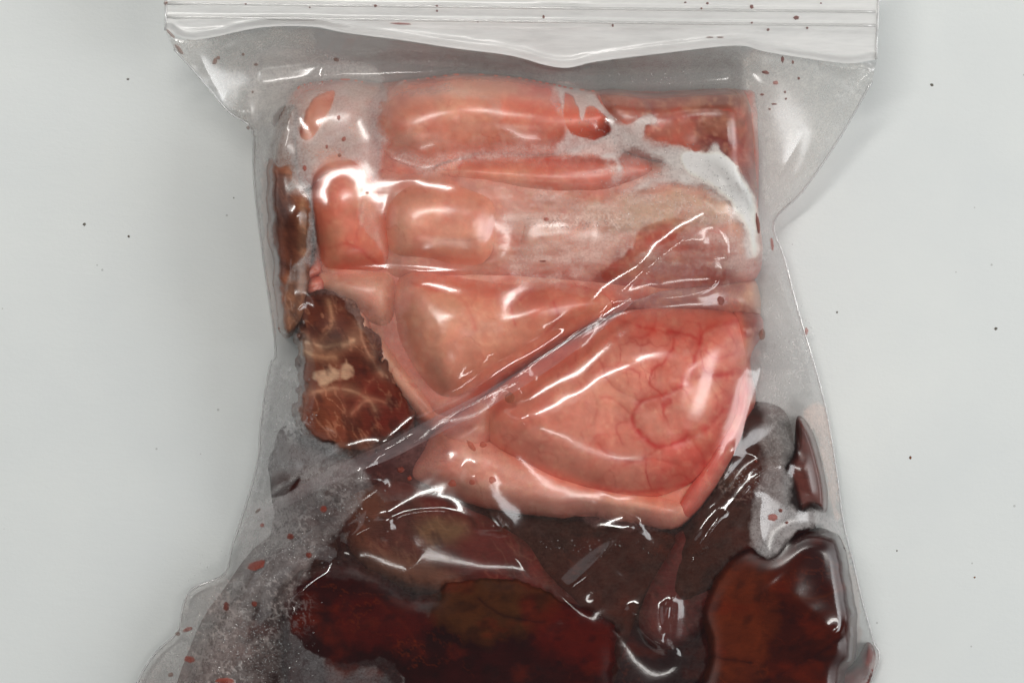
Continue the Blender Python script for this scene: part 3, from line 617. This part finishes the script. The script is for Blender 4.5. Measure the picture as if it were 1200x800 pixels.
fog = [([(400, 545), (450, 520), (510, 490), (530, 520), (500, 570), (450, 580)], 0.26, 16, 8, (120, 72, 70)),
       ([(430, 100), (600, 84), (700, 100), (760, 170), (700, 330), (560, 460), (500, 490), (440, 400), (372, 330), (360, 200)], 0.13, 24, 8, (250, 200, 188)),
       ([(470, 540), (560, 470), (700, 370), (880, 360), (880, 480), (790, 618), (640, 600)], 0.09, 20, 8, (232, 170, 160)),
       ([(300, 60), (440, 80), (452, 150), (440, 215), (420, 190), (380, 190), (350, 230), (336, 190), (300, 180)], 0.50, 14, 6, (205, 200, 196)),
       ([(296, 150), (345, 150), (372, 240), (372, 310), (345, 320), (318, 400), (308, 320)], 0.32, 14, 8, (196, 192, 190)),
       ([(452, 176), (520, 184), (600, 172), (660, 168), (700, 190), (690, 210), (560, 190), (500, 205)], 0.35, 12, 5, (240, 214, 204)),
       ([(585, 225), (700, 205), (740, 165), (830, 175), (870, 220), (890, 300), (860, 330), (760, 310), (680, 320), (600, 322)], 0.30, 30, 16, (236, 212, 200)),
       ([(646, 112), (664, 98), (700, 112), (716, 132), (732, 148), (756, 136), (770, 140), (764, 152), (756, 164), (790, 172), (826, 178), (836, 166), (848, 174), (874, 208), (888, 250), (886, 290), (876, 300), (868, 268), (840, 236), (800, 214), (760, 220), (740, 228), (712, 222), (724, 200), (716, 188), (690, 180), (650, 180), (660, 160), (662, 140)], 0.62, 8, 6, (224, 218, 212)),
       ([(800, 180), (846, 182), (874, 212), (888, 256), (884, 300), (872, 262), (846, 226), (812, 204)], 0.97, 9, 5, (252, 244, 234)),
       ([(400, 60), (520, 90), (700, 100), (880, 104), (866, 60), (668, 84), (530, 62)], 0.24, 14, 4, (180, 178, 174)),
       ([(880, 60), (1020, 80), (990, 150), (905, 256), (890, 180)], 0.27, 10, 6, (222, 218, 210)),
       ([(200, 50), (300, 36), (370, 40), (350, 120), (296, 150), (240, 95)], 0.26, 10, 6, (216, 208, 200)),
       ([(884, 240), (908, 262), (935, 370), (962, 460), (978, 560), (960, 500), (930, 470), (890, 470), (876, 440), (892, 400), (890, 320)], 0.26, 14, 8, (206, 202, 198)),
       ([(306, 430), (352, 430), (352, 500), (395, 520), (400, 545), (330, 560), (298, 580), (300, 520)], 0.36, 14, 8, (205, 202, 202)),
       ([(276, 660), (290, 595), (360, 552), (420, 545), (430, 580), (380, 640), (320, 690), (270, 700)], 0.36, 14, 12, (212, 206, 204)),
       ([(160, 810), (210, 735), (226, 690), (290, 665), (320, 650), (340, 690), (300, 720), (310, 780), (250, 900), (160, 930)], 0.34, 80, 20, (216, 200, 194)),
       ([(190, 780), (250, 710), (330, 660), (300, 720), (290, 800), (280, 900), (170, 900)], 0.32, 20, 14, (212, 204, 200)),
       ([(330, 740), (372, 742), (378, 776), (402, 790), (440, 786), (470, 816), (460, 900), (350, 900)], 0.24, 8, 8, (150, 148, 148)),
       ([(470, 780), (490, 766), (506, 790), (500, 830), (470, 840)], 0.4, 4, 6, (150, 146, 144)),
       ([(890, 560), (905, 540), (924, 556), (930, 600), (965, 598), (984, 612), (986, 640), (960, 616), (930, 622), (914, 645), (890, 652), (880, 620)], 0.42, 8, 6, (212, 206, 204)),
       ([(900, 470), (930, 482), (934, 500), (926, 540), (900, 560), (890, 520)], 0.35, 16, 8, (200, 194, 190)),
       ([(940, 485), (968, 480), (985, 600), (970, 590), (960, 530)], 0.5, 8, 6, (222, 200, 190)),
       ([(400, 560), (560, 570), (640, 620), (720, 700), (720, 730), (640, 690), (560, 670), (510, 690), (440, 680), (390, 660), (360, 700), (330, 690)], 0.09, 30, 10, (150, 110, 96)),
       ([(600, 590), (790, 615), (840, 560), (900, 500), (920, 600), (850, 660), (800, 740), (720, 730)], 0.07, 30, 10, (150, 124, 112)),
       ([(590, 462), (560, 490), (500, 520), (420, 545), (500, 496), (600, 440), (700, 376), (700, 388)], 0.22, 16, 6, (200, 160, 160)),
       ([(716, 330), (760, 290), (830, 250), (872, 262), (878, 330), (840, 360), (740, 356)], 0.20, 12, 6, (190, 160, 156)),
       ([(980, 770), (1000, 800), (1026, 770), (1030, 780), (1000, 850), (960, 900)], 0.3, 10, 8, (212, 206, 204))]
FOG = np.full(GX.shape, 0.025); FC = np.broadcast_to(lin((200, 190, 186)), GX.shape+(3,)).copy()
rn = fbm(GX, GY, 22, 201, 5); rn2 = fbm(GX, GY, 9, 202, 4)
for i, (pts, v, soft, rag, c) in enumerate(fog):
    d = sdf_w(smooth(pts), 50)+rag*(rn*0.9+rn2*0.5)
    k = np.clip(d/soft+0.5, 0, 1)[...]; k = k*k*(3-2*k)
    k = k*(v > FOG*0.999)+k*(v <= FOG*0.999)*0.25
    FOG = FOG*(1-k)+np.maximum(v, FOG)*k; FC = FC*(1-k[..., None])+lin(c)*k[..., None]
WET = np.zeros(GX.shape)
for pts, rag in wet:
    big = (rag in (3, 4)) and pts[0][1] < 460 and pts[0][0] > 400 or pts[0] == (450, 250) or pts[0] == (444, 150)
    d = sdf_w(smooth(pts), 20)+rag*(rn2*1.2+rn*0.8)*1.2
    WET = np.maximum(WET, np.clip(d/(7.0 if big else 2.0)+0.5, 0, 1)*(0.7 if big else 1.0))
FOG = FOG*(1-WET)+0.0*WET
stk = fbm(GX*0.25+GY*0.05, GY, 12, 231, 5); zone = np.clip(sdf_w(smooth([(580, 215), (700, 190), (800, 180), (880, 240), (880, 330), (700, 330), (590, 325)]), 50)/30+0.5, 0, 1)
FOG = FOG*(1+zone*(1-WET)*1.5*stk*(FOG < 0.7))
FOG = FOG*(1+0.25*rn*(FOG < 0.7))
pass
TINT = np.ones(GX.shape+(3,))*0.96
TINT = TINT*(1-WET[..., None])+np.array([0.97, 0.86, 0.83])*WET[..., None]

fn = np.clip(1.05-np.abs(fbm(GX+4*fbm(GX, GY, 9, 221, 3), GY+4*fbm(GX, GY, 9, 222, 3), 7, 211, 3))/0.16, 0, 1)*np.clip(0.5+1.3*fbm(GX, GY, 26, 223, 4), 0, 1)
for pts, v, soft in [([(226, 740), (280, 700), (330, 680), (350, 710), (330, 750), (340, 790), (300, 900), (210, 900)], 0.5, 60),
                     ([(345, 640), (350, 600), (390, 566), (424, 560), (404, 600), (372, 640)], 0.5, 18), ([(280, 660), (340, 640), (345, 656), (320, 690), (270, 700)], 0.5, 14),
                     ([(330, 450), (356, 460), (360, 500), (340, 520), (318, 490)], 0.6, 16), ([(640, 252), (740, 244), (800, 232), (810, 250), (760, 262), (720, 268), (650, 268)], 0.5, 12),
                     ([(860, 540), (900, 560), (890, 584), (830, 580)], 0.5, 12), ([(928, 400), (950, 400), (956, 430), (930, 440)], 0.5, 10)]:
    d = sdf_w(smooth(pts), 50)+12*rn; k = np.clip(d/soft+0.5, 0, 1)
    FOG = FOG*(1-k)+(FOG*0.72+v*fn)*k
FC = np.clip(FC*1.12, 0, 0.95)
# drape: membrane resting on the contents, held at the outline
def upsample(A, shape):
    i = np.linspace(0, A.shape[0]-1, shape[0]); j = np.linspace(0, A.shape[1]-1, shape[1])
    i0 = np.clip(i.astype(int), 0, A.shape[0]-2); j0 = np.clip(j.astype(int), 0, A.shape[1]-2)
    fi = (i-i0)[:, None]; fj = (j-j0)[None]
    return (A[i0][:, j0]*(1-fi)*(1-fj)+A[i0+1][:, j0]*fi*(1-fj)+A[i0][:, j0+1]*(1-fi)*fj+A[i0+1][:, j0+1]*fi*fj)
def drape(obst, dmask, bval, levels=((8, 260), (4, 160), (2, 60), (1, 22)), g=0.008, pin=None):
    H = None
    for k, it in levels:
        o = obst[::k, ::k]; dm = dmask[::k, ::k] > 0; bv = bval[::k, ::k]
        H = np.where(dm, np.maximum(o, bv), bv) if H is None else upsample(H, o.shape)
        gg = g*(STEP*k)**2
        for _ in range(it):
            A = H.copy()
            A[1:-1, 1:-1] = 0.25*(H[2:, 1:-1]+H[:-2, 1:-1]+H[1:-1, 2:]+H[1:-1, :-2])-gg*0.25
            A = np.where(dm, np.maximum(A, o), bv)
            if pin is not None:
                pm, pv = pin[0][::k, ::k], pin[1][::k, ::k]
                A = A*(1-pm)+pv*pm
            H = A
    return H
FOG = np.clip(FOG, 0, 0.92)
BV = edge_height(GX, GY)
OB = blur(C, 40)+4.5
OB = np.where(C > 0, OB, 3.0)
# valley between the header and the meat
vl, _, vp = dist_line(GX, GY, smooth([(300, 90), (380, 84), (500, 80), (640, 92), (760, 92), (862, 88)], False))
pinm = np.exp(-(vl/7)**2)*(vp > 0.01)*(vp < 0.99)*0.9
tents = [([(452, 626), (460, 608), (484, 599), (520, 597), (544, 607), (566, 615), (586, 618)], 126, 138), ([(552, 552), (566, 584), (584, 618)], 134, 138), ([(386, 571), (412, 562), (444, 562)], 120, 130),
         ([(404, 634), (430, 618), (456, 608)], 108, 122), ([(914, 546), (890, 556), (870, 578), (852, 600), (836, 616), (822, 640)], 104, 120), ([(786, 754), (778, 758), (760, 742), (742, 716)], 104, 112),
         ([(784, 708), (782, 730), (786, 754)], 108, 104), ([(742, 616), (700, 660), (664, 692)], 120, 108), ([(890, 430), (880, 480), (856, 545), (826, 595), (800, 645), (774, 686), (740, 716)], 104, 106)]
for P, z0, z1 in tents:
    Pl = smooth(P, False); s = window(Pl, 12); dl, sd_, par = dist_line(GX[s], GY[s], Pl)
    OB[s] = np.where(dl < 4.5, np.maximum(OB[s], z0+(z1-z0)*par-0.12*dl*dl), OB[s])
H = drape(OB, dO, BV, pin=(pinm, np.full(GX.shape, 40.0)))

# creases: (points, height, width on the one side, width on the other, softness)
ridges = [([(452, 520), (500, 492), (560, 462), (640, 412), (700, 368), (724, 344), (800, 280), (836, 250)], 9, 26, 8, 1.6),
          ([(300, 600), (345, 566), (400, 540), (452, 520)], 7, 16, 10, 1.6),
          ([(230, 700), (300, 660), (352, 632), (404, 592), (424, 560), (420, 545)], 6, 12, 18, 1.5),
          ([(706, 356), (760, 350), (800, 346), (836, 336), (850, 312), (852, 282), (840, 256)], 6, 12, 10, 1.6),
          ([(760, 322), (784, 296), (806, 284), (830, 286)], 5, 10, 10, 1.8),
          ([(386, 570), (412, 560), (444, 560)], 3, 12, 12, 3),
          ([(404, 634), (430, 618), (458, 606)], 7, 14, 12, 2.5),
          ([(452, 624), (462, 606), (484, 598), (520, 596), (544, 606), (566, 614), (586, 618)], 3, 12, 12, 3),
          ([(554, 552), (566, 582), (582, 620)], 4, 10, 10, 2.6),
          ([(456, 618), (468, 640), (486, 656)], 4, 10, 10, 1.6),
          ([(914, 546), (890, 556), (870, 578), (852, 600), (836, 616), (822, 640)], 4, 12, 12, 3.2),
          ([(852, 532), (884, 532), (906, 538), (916, 548), (902, 580)], 3, 8, 8, 1.4),
          ([(896, 578), (890, 610), (892, 648)], 3, 10, 8, 1.5),
          ([(880, 440), (876, 480), (856, 540), (826, 590), (800, 640), (776, 684), (740, 716), (724, 740)], 3, 14, 8, 1.4),
          ([(848, 600), (820, 640), (800, 680), (784, 712), (780, 756)], 5, 9, 9, 1.4),
          ([(742, 716), (760, 742), (778, 758), (786, 754)], 9, 12, 14, 2),
          ([(784, 706), (783, 730), (780, 756)], 6, 8, 8, 1.5),
          ([(745, 612), (700, 660), (660, 694)], 9, 20, 22, 6),
          ([(726, 670), (700, 700), (684, 712)], 3, 12, 12, 4),
          ([(386, 322), (440, 316), (520, 320), (606, 318)], 3, 5, 5, 1.2),
          ([(564, 412), (590, 412), (622, 404), (650, 388), (690, 376)], 4, 7, 7, 1.3),
          ([(590, 486), (616, 494)], 3, 6, 6, 1.4),
          ([(622, 434), (610, 446), (604, 460)], 4, 9, 9, 3),
          ([(866, 56), (870, 90), (884, 150), (894, 210), (906, 258)], 7, 12, 6, 1.6),
          ([(374, 40), (382, 74), (362, 110), (338, 150), (320, 200)], 6, 16, 12, 2.0),
          ([(890, 230), (902, 290), (925, 360), (944, 420), (956, 470)], 4, 8, 8, 1.5),
          ([(905, 245), (940, 200), (970, 150), (1005, 100)], 4, 8, 8, 1.6),
          ([(905, 230), (924, 190), (940, 150)], 3, 9, 9, 1.8),
          ([(1000, 104), (1012, 92), (1024, 80)], 5, 7, 7, 1.6),
          ([(960, 74), (990, 80), (1020, 80)], 4, 6, 6, 1.4),
          ([(262, 122), (276, 128), (290, 132)], 6, 8, 6, 1.8),
          ([(200, 44), (225, 60), (250, 96), (262, 120)], 3, 8, 8, 1.6),
          ([(262, 60), (290, 50), (306, 56)], 3, 8, 6, 1.8),
          ([(360, 350), (344, 372), (338, 400), (330, 430)], 4, 8, 8, 1.6),
          ([(348, 230), (345, 300), (338, 350), (344, 372)], 3, 7, 7, 1.6),
          ([(306, 240), (312, 320), (322, 400)], 3, 5, 5, 1.3),
          ([(436, 180), (470, 192), (500, 200), (540, 186)], 2.5, 6, 6, 1.5),
          ([(906, 790), (940, 768), (980, 740), (1008, 720)], 2.5, 10, 8, 2.5),
          ([(908, 678), (930, 704), (968, 736), (980, 748)], 3, 18, 18, 6),
          ([(480, 566), (440, 590), (404, 640), (360, 690), (300, 740), (260, 800)], 4, 12, 12, 2.0),
          ([(318, 600), (360, 578), (404, 552), (440, 540)], 4, 8, 8, 1.4), ([(216, 704), (226, 692), (262, 674), (300, 668)], 4, 6, 6, 1.4),
          ([(300, 560), (340, 548), (380, 520)], 3, 8, 8, 1.6), ([(560, 640), (600, 650), (640, 690), (660, 730)], 3, 10, 10, 2),
          ([(640, 640), (700, 620), (770, 612)], 3, 12, 12, 3), ([(486, 480), (530, 452), (600, 400), (640, 380)], 2.5, 8, 8, 1.6),
          ([(380, 74), (420, 66), (470, 62), (520, 70), (580, 76)], 4, 9, 9, 2.0),
          ([(545, 58), (580, 72), (610, 74)], 4, 8, 6, 1.6), ([(700, 78), (760, 72), (820, 74), (862, 66)], 3, 9, 9, 2.5)]
RID = np.zeros(GX.shape)
for P, a, wl, wr, e in ridges:
    Pl = smooth(P, False); s = window(Pl, 60)
    Xw = GX[s]; Yw = GY[s]
    dl, sd_, par = dist_line(Xw, Yw, Pl)
    ww = np.where(sd_ > 0, wl, wr)
    tap = np.clip(np.sin(np.pi*np.clip(par, 0.0, 1.0)), 0, 1)**0.45
    RID[s] = np.maximum(RID[s], tap*np.exp(-(dl/(0.42*(wl+wr)))**2))
    H[s] += 1.25*a*tap*np.exp(-(np.sqrt(dl*dl+e*e)-e)/ww)
# the folded-over lower panel stands slightly proud of the upper one
fold_line = smooth([(286, 604), (345, 566), (410, 536), (452, 520), (500, 492), (560, 462), (640, 412), (700, 368)], False)
s = window(fold_line, 70); dl, sd_, par = dist_line(GX[s], GY[s], fold_line)
below = sd_ > 0
H[s] += np.where(below, 5*np.exp(-dl/45)*(1-np.exp(-dl/1.5)), 0)*np.sin(np.pi*np.clip(par, 0, 1))**0.4
# fine random drape
H += (1.1*fbm(GX, GY, 50, 301, 2)+0.35*fbm(GX*0.6+GY, GY*0.5-GX*0.3, 24, 305, 2))*np.clip(dO/10, 0, 1)*(0.5+0.5*(FOG > 0.1))
H = np.maximum(H, np.where(C > 0, C+0.6, 2.5)); H = np.where(dO > 8, blur(H, 5), H); H = np.maximum(H, C+0.3)
H = np.where(dO < 3, H*0.5+BV*0.5, H)

bag = empty('zip_bag', 'large clear zip top plastic bag packed with raw meat and fat, smeared with blood', 'plastic bag', 600, 400)
touch = np.where(C > 0, np.clip(1.6-(H-C)/3.0, 0, 1), 0)
flap = np.clip((GX-880)/20, 0, 1)*np.clip((250-GY)/20, 0, 1)+np.clip((310-GX)/20, 0, 1)*np.clip((160-GY)/20, 0, 1)
GLO = np.clip(0.145+(0.31*blur(touch, 3)+0.12*FOG+0.16*flap+0.06*rn*touch)*(1-0.9*RID)-0.055*RID, 0.08, 0.45)
grid_mesh('front_film', GX, GY, H, dO, M_FILM, bag, {'Gloss': GLO, 'Fog': FOG, 'FogCol': FC, 'Tint': TINT})
# back film
k2 = 3; Xb = GX[::k2, ::k2]; Yb = GY[::k2, ::k2]; db = dO[::k2, ::k2]; Cb = C[::k2, ::k2]; Hb = H[::k2, ::k2]
bbv = BV[::k2, ::k2]-1.5
t = np.clip((Yb-110)/170, 0, 1); flat = np.where(Cb > 0, 1.0, 0)
B = np.where(db > 0, bbv, bbv)
for _ in range(500):
    A = B.copy(); A[1:-1, 1:-1] = 0.25*(B[2:, 1:-1]+B[:-2, 1:-1]+B[1:-1, 2:]+B[1:-1, :-2])-0.02
    A = np.where(db > 0, A, bbv); A = np.where(Cb > 0, 1.0, A); B = np.clip(A, 1.0, np.maximum(Hb-2.5, 1.0))
grid_mesh('back_film', Xb, Yb, B, db-1.0, M_BACK, bag)
# welded side seams
def hz(x, y):
    i = int(np.clip(round((x-gx[0])/STEP), 0, len(gx)-1)); j = int(np.clip(round((y-gy[0])/STEP), 0, len(gy)-1)); return H[i, j]
for side in (rside, lside):
    P = smooth(side, False, 4)
    tube('side_seam', [(x, y, float(edge_height(0, y))+1.2) for x, y in P], 1.3, M_SEAM, bag, 6, 0.6)

# header above the crease: two sheets, closing ribs
def header():
    gx2 = np.arange(186, 1036, 2.5); gy2 = np.arange(-64, 92, 1.0)
    X, Y = np.meshgrid(gx2, gy2, indexing='ij')
    cr = np.array(smooth(crease, False, 4)); o = np.argsort(cr[:, 0]); cy = np.interp(gx2, cr[o, 0], cr[o, 1])[:, None]
    V = np.linspace(0, 1, 110)[None]; T = -60+(cy+0.5+60)*V; XX = gx2[:, None]+0*T
    # side edges bow a little
    L0 = 192+2.5*np.sin((T+60)/40); R0 = 1028+1.5*np.sin((T+60)/30)
    u = (XX-gx2[0])/(gx2[-1]-gx2[0]); XX = L0+(R0-L0)*u
    cyb = np.broadcast_to(cy, T.shape)
    Z = 96+0*T
    for c0, a, wd in ((-40, 2.5, 3), (9, 2.6, 4.5), (16, 1.2, 3.0), (25, 2.8, 4.5), (31, 1, 3)):
        lift = (T-c0-0.012*(XX-600))/wd; Z = Z+a*np.exp(-lift**2)
    Z += 0.7*fbm(XX*0.25, T, 30, 401, 2)+3*np.sin(XX/170+1)+9*np.clip((cyb-T)/70, 0, 1)
    tt = np.clip((cyb-T)/9, 0, 1); Z = 96+(Z-96)*tt+3*np.exp(-((cyb-T-6)/6)**2)*tt
    Z = np.where(T > 34, Z+0.9*fbm(XX*0.4, T, 16, 409, 2)*tt, Z)
    for nm, dz, mt in (('header_front', 0, M_HEAD), ('header_back', -5, M_BACK)):
        px, py, pz = proj(XX, T, Z+dz*np.clip((cyb-T)/6, 0.3, 1)); Vv = np.stack([px, py, pz], -1).reshape(-1, 3)
        n0, n1 = T.shape; I = np.arange(n0*n1).reshape(n0, n1)
        F = np.stack([I[:-1, :-1], I[:-1, 1:], I[1:, 1:], I[1:, :-1]], -1).reshape(-1, 4)
        me = bpy.data.meshes.new(nm); me.from_pydata(Vv.tolist(), [], F.tolist()); me.update()
        me.polygons.foreach_set('use_smooth', [True]*len(F)); link(nm, me, mt, bag)
    xs = np.linspace(195, 1026, 60)
    def zat(x, y):
        i = int(np.argmin(abs(gx2-x))); j = int(np.argmin(abs(T[i]-y))); return Z[i, j]
    for y0, r in ((9, 2.0), (25, 2.0), (-40, 1.5)):
        tube('zip_rail', [(x, y0+0.012*(x-600), zat(x, y0+0.012*(x-600))-1.0) for x in xs], r, M_RAIL, bag, 6)
    for side in (0, -1):
        tube('side_seam', [(XX[side, j], T[side, j], Z[side, j]) for j in range(0, 110, 4)], 1.5, M_SEAM, bag, 6)
    return zat
zat = header()

# doubled band of film along the diagonal fold
def fold():
    P = smooth([(300, 606), (352, 572), (412, 540), (456, 520), (504, 494), (564, 464), (644, 416), (704, 374), (740, 350)], False, 8)
    T = np.gradient(P, axis=0); T /= np.linalg.norm(T, axis=1)[:, None]; Nn = np.stack([-T[:, 1], T[:, 0]], 1)
    n = len(P); wd = 16*np.sin(np.pi*np.linspace(0.06, 0.97, n))**0.7+4
    Vv = []; m = 9
    for i in range(n):
        for j in range(m):
            t = j/(m-1); x, y = P[i]+Nn[i]*(t*wd[i]-3)
            Vv.append(proj(x, y, hz(x, y)+1.2+3.2*math.sin(math.pi*(0.15+0.75*t))))
    F = [(i*m+j, (i+1)*m+j, (i+1)*m+j+1, i*m+j+1) for i in range(n-1) for j in range(m-1)]
    me = bpy.data.meshes.new('film_fold'); me.from_pydata(Vv, [], F); me.update(); me.polygons.foreach_set('use_smooth', [True]*len(F))
    link('film_fold', me, M_FOLD, bag)

fold()

# ------------------------------------------------------------------ blood spots on the film
def spot(x, y, rx, ry, ang, mat, zfun, seed, ring=False):
    rx *= 0.82; ry *= 0.82
    r = random.Random(seed); n = 14; V = []; F = []
    base = []
    for k in range(n):
        t = 2*math.pi*k/n; q = 1+0.18*r.uniform(-1, 1); a = rx*q*math.cos(t); b = ry*q*math.sin(t)
        base.append((x+a*math.cos(ang)-b*math.sin(ang), y+a*math.sin(ang)+b*math.cos(ang)))
    V = [proj(bx, by, zfun(bx, by)+1.0) for bx, by in base]
    V += [proj(x+(bx-x)*0.6, y+(by-y)*0.6, zfun(x+(bx-x)*0.6, y+(by-y)*0.6)+1.9) for bx, by in base]
    V.append(proj(x, y, zfun(x, y)+(1.4 if ring else 2.1)))
    for k in range(n):
        k2 = (k+1) % n; F.append((k2, k, n+k, n+k2)); F.append((n+k2, n+k, 2*n))
    me = bpy.data.meshes.new('blood_spot'); me.from_pydata(V, [], F); me.update(); me.polygons.foreach_set('use_smooth', [True]*len(F))
    return link('blood_spot', me, mat, bag)
spots = [(566, 521, 5, 4, 0, 1), (530, 566, 6, 5, 0, 1), (577, 562, 5, 5, 0, 1), (552, 522, 10, 3.5, 0.9, 1), (598, 466, 7, 9, 0, 2), (845, 352, 5, 6, 0, 0), (553, 565, 4, 4, 0, 1),
         (300, 662, 14, 7, -0.3, 1), (265, 710, 4, 7, 0, 0), (222, 772, 8, 5, 0.2, 1), (200, 790, 4, 3, 0, 2), (298, 707, 4, 4, 0, 0), (220, 737, 7, 3, -0.4, 1), (208, 742, 4, 3, 0, 2), (264, 797, 14, 4, 0, 1),
         (362, 650, 4, 4, 0, 0), (379, 596, 5, 5, 0, 1), (340, 628, 5, 4, 0, 0), (307, 615, 3, 3, 0, 1), (302, 598, 5, 2, -0.7, 2), (897, 60+25, 5, 2.5, 0.2, 0), (909, 97, 4, 3, 0, 1), (917, 70, 2.2, 5, 0, 0), (929, 73, 1.5, 3, 0, 0),
         (893, 111, 3, 1.5, 0, 0), (907, 122, 4, 1.3, 0, 0), (921, 116, 1.5, 1.5, 0, 0), (936, 92, 1.8, 2, 0, 0), (902, 128, 2, 1.5, 0, 0), (920, 108, 1.5, 2, 0, 0), (300, 76, 3, 2, 0, 2), (256, 68, 3, 2.5, 0, 2), (291, 150, 3, 2.5, 0, 2),
         (252, 72, 3, 5, 0.4, 2), (210, 58, 9, 2.5, 0.9, 2), (200, 40, 8, 2, 0.8, 2), (394, 70, 4, 2.5, 0.2, 2), (285, 64, 2, 2, 0, 2), (296, 108, 1.6, 2, 0, 2), (398, 182, 3, 2.5, 0, 2), (383, 172, 2, 3, 0, 1), (397, 138, 2.5, 3, 0, 1), (403, 163, 3, 4, 0.4, 1),
         (357, 197, 3, 4, -0.3, 1), (430, 226, 3, 2, 0, 2), (640, 257, 4, 3, 0, 1), (636, 306, 5, 1.2, 0, 0), (893, 480-88, 5, 8, 0, 2), (886, 540, 2, 2, 0, 0), (915, 598, 3, 2.5, 0, 0), (922, 612, 2.5, 2, 0, 0), (906, 606, 7, 5, 0, 1), (470, 550, 5, 4, 0, 0), (480, 560, 3, 3, 0, 1),
         (945, 388, 2.5, 5, 0, 1), (905, 286, 2, 9, -0.1, 1), (888, 262, 2.5, 14, -0.15, 0)]
for i, (x, y, rx, ry, a, m) in enumerate(spots): spot(x, y, rx, ry, a, M_SPOT[m], hz, i, m == 2)
hspots = [(933, 21, 4.5, 3, 0, 0), (946, 33, 1.8, 1.8, 0, 0), (900, 35, 2, 2, 0, 0), (881, 8, 2.6, 3, 0, 0), (881, 27, 1.5, 1.5, 0, 0), (829, 4, 2, 1.6, 0, 0), (822, 10, 1.6, 1.4, 0, 0), (718, 30, 1.4, 2.5, 0, 0), (637, 20, 1.6, 2.5, 0, 0), (512, 7, 1.8, 1.4, 0, 0), (512, 13, 1.8, 1.6, 0, 0),
          (440, 7, 2, 2, 0, 0), (470, 28, 14, 1.4, 0.02, 1), (194, 4, 3, 3, 0, 2), (844, 44, 5, 1.2, 0, 2), (832, 44, 5, 1.2, 0, 2), (363, 9, 1.2, 1.2, 0, 0), (962, 4, 1.4, 1.2, 0, 0), (803, 3, 2, 1.2, 0, 0), (560, 26, 1.2, 1.2, 0, 2), (288, 5, 1.5, 1.2, 0, 0)]
for i, (x, y, rx, ry, a, m) in enumerate(hspots): spot(x, y, rx, ry, a, M_SPOT[m], zat, 200+i)

# ------------------------------------------------------------------ froth: uncountable tiny bubbles inside the bag
def froth():
    r = np.random.RandomState(5); V = []; F = []
    zones = [(660, 262, 70, 9, 160), (790, 215, 90, 40, 420), (860, 240, 26, 50, 200), (355, 640, 40, 22, 200), (290, 730, 60, 60, 620), (300, 780, 60, 30, 300), (345, 480, 26, 40, 160), (700, 150, 46, 26, 160), (935, 395, 16, 40, 130), (880, 560, 40, 18, 120), (760, 66+28, 100, 12, 120), (700, 640, 70, 10, 40), (390, 590, 50, 24, 150)]
    ico = [(math.cos(a)*math.cos(b), math.sin(a)*math.cos(b), math.sin(b)) for b in (0.0, 0.8) for a in np.linspace(0, 2*math.pi, 6, endpoint=False)]+[(0, 0, 1)]
    fc = [(k, (k+1) % 6, 6+(k+1) % 6, 6+k) for k in range(6)]+[(6+k, 6+(k+1) % 6, 12) for k in range(6)]
    for cx, cy, sx, sy, n in zones:
        for _ in range(n):
            x = cx+sx*r.randn()*0.5; y = cy+sy*r.randn()*0.5; rad = 0.5+0.9*r.rand()**3
            b = len(V)
            for p in ico: V.append(proj(x+rad*p[0], y+rad*p[1], hz(x, y)+0.1+rad*0.8*p[2]))
            F += [tuple(b+q for q in f[::-1]) for f in fc]
    me = bpy.data.meshes.new('froth_bubbles'); me.from_pydata(V, [], F); me.update(); me.polygons.foreach_set('use_smooth', [True]*len(F))
    mt = film_material('bubble_film', 0.12, False, 0.05, bump=0.0, vcol=(0.85, 0.83, 0.8), spec=0.16)
    tag(link('froth_bubbles', me, mt, bag), kind='stuff')
froth()

# ------------------------------------------------------------------ grit on the table
def speck(x, y, r_, mat, label, seed):
    r = random.Random(seed); V = []; n = 8
    ring = [(x+r_*(1+0.3*r.uniform(-1, 1))*math.cos(2*math.pi*k/n), y+r_*(1+0.3*r.uniform(-1, 1))*math.sin(2*math.pi*k/n)) for k in range(n)]
    V = [proj(a, b, 0.05) for a, b in ring]+[proj(x+(a-x)*0.6, y+(b-y)*0.6, r_*0.5) for a, b in ring]+[proj(x, y, r_*0.65)]
    F = [((k+1) % n, k, n+k, n+(k+1) % n) for k in range(n)]+[(n+(k+1) % n, n+k, 2*n) for k in range(n)]+[tuple(range(n))]
    me = bpy.data.meshes.new('grit_speck'); me.from_pydata(V, [], F); me.update()
    tag(link('grit_speck', me, mat), label, 'speck', None)
for i, (x, y, r_, m, lb) in enumerate([
    (99, 263, 2.6, M_DUST, 'dark speck left of the bag, farther from it of the pair'),
    (151, 277, 2.0, M_DUST, 'dark speck left of the bag, the one of the pair nearer it'),
    (1167, 385, 2.6, M_DUST, 'dark speck nearest the right border of the photo, level with the veined fat'),
    (1067, 536, 2.3, M_DUST2, 'rust brown speck on the table right of the dark wedge of meat'),
    (1092, 100, 2.8, M_DUST, 'greyish speck on the table right of the zip corner'),
    (981, 366, 1.8, M_DUST, 'tiny dark speck on the table just right of the bag beside the fold'),
    (1142, 676, 1.5, M_DUST2, 'tiny brown speck on the table in the lower right of the photo'),
    (1051, 645, 1.4, M_DUST, 'tiny grey speck on the table right of the liver piece'),
    (150, 93, 2.0, M_DUST, 'faint speck on the table left of the left bag flap'),
    (274, 232, 1.3, M_DUST, 'tiny speck on the table close to the left side of the bag')]):
    speck(x, y, r_*0.75, m, lb, 40+i)
print('tris', sum(len(o.data.polygons)*2 for o in sc.objects if o.type == 'MESH'))
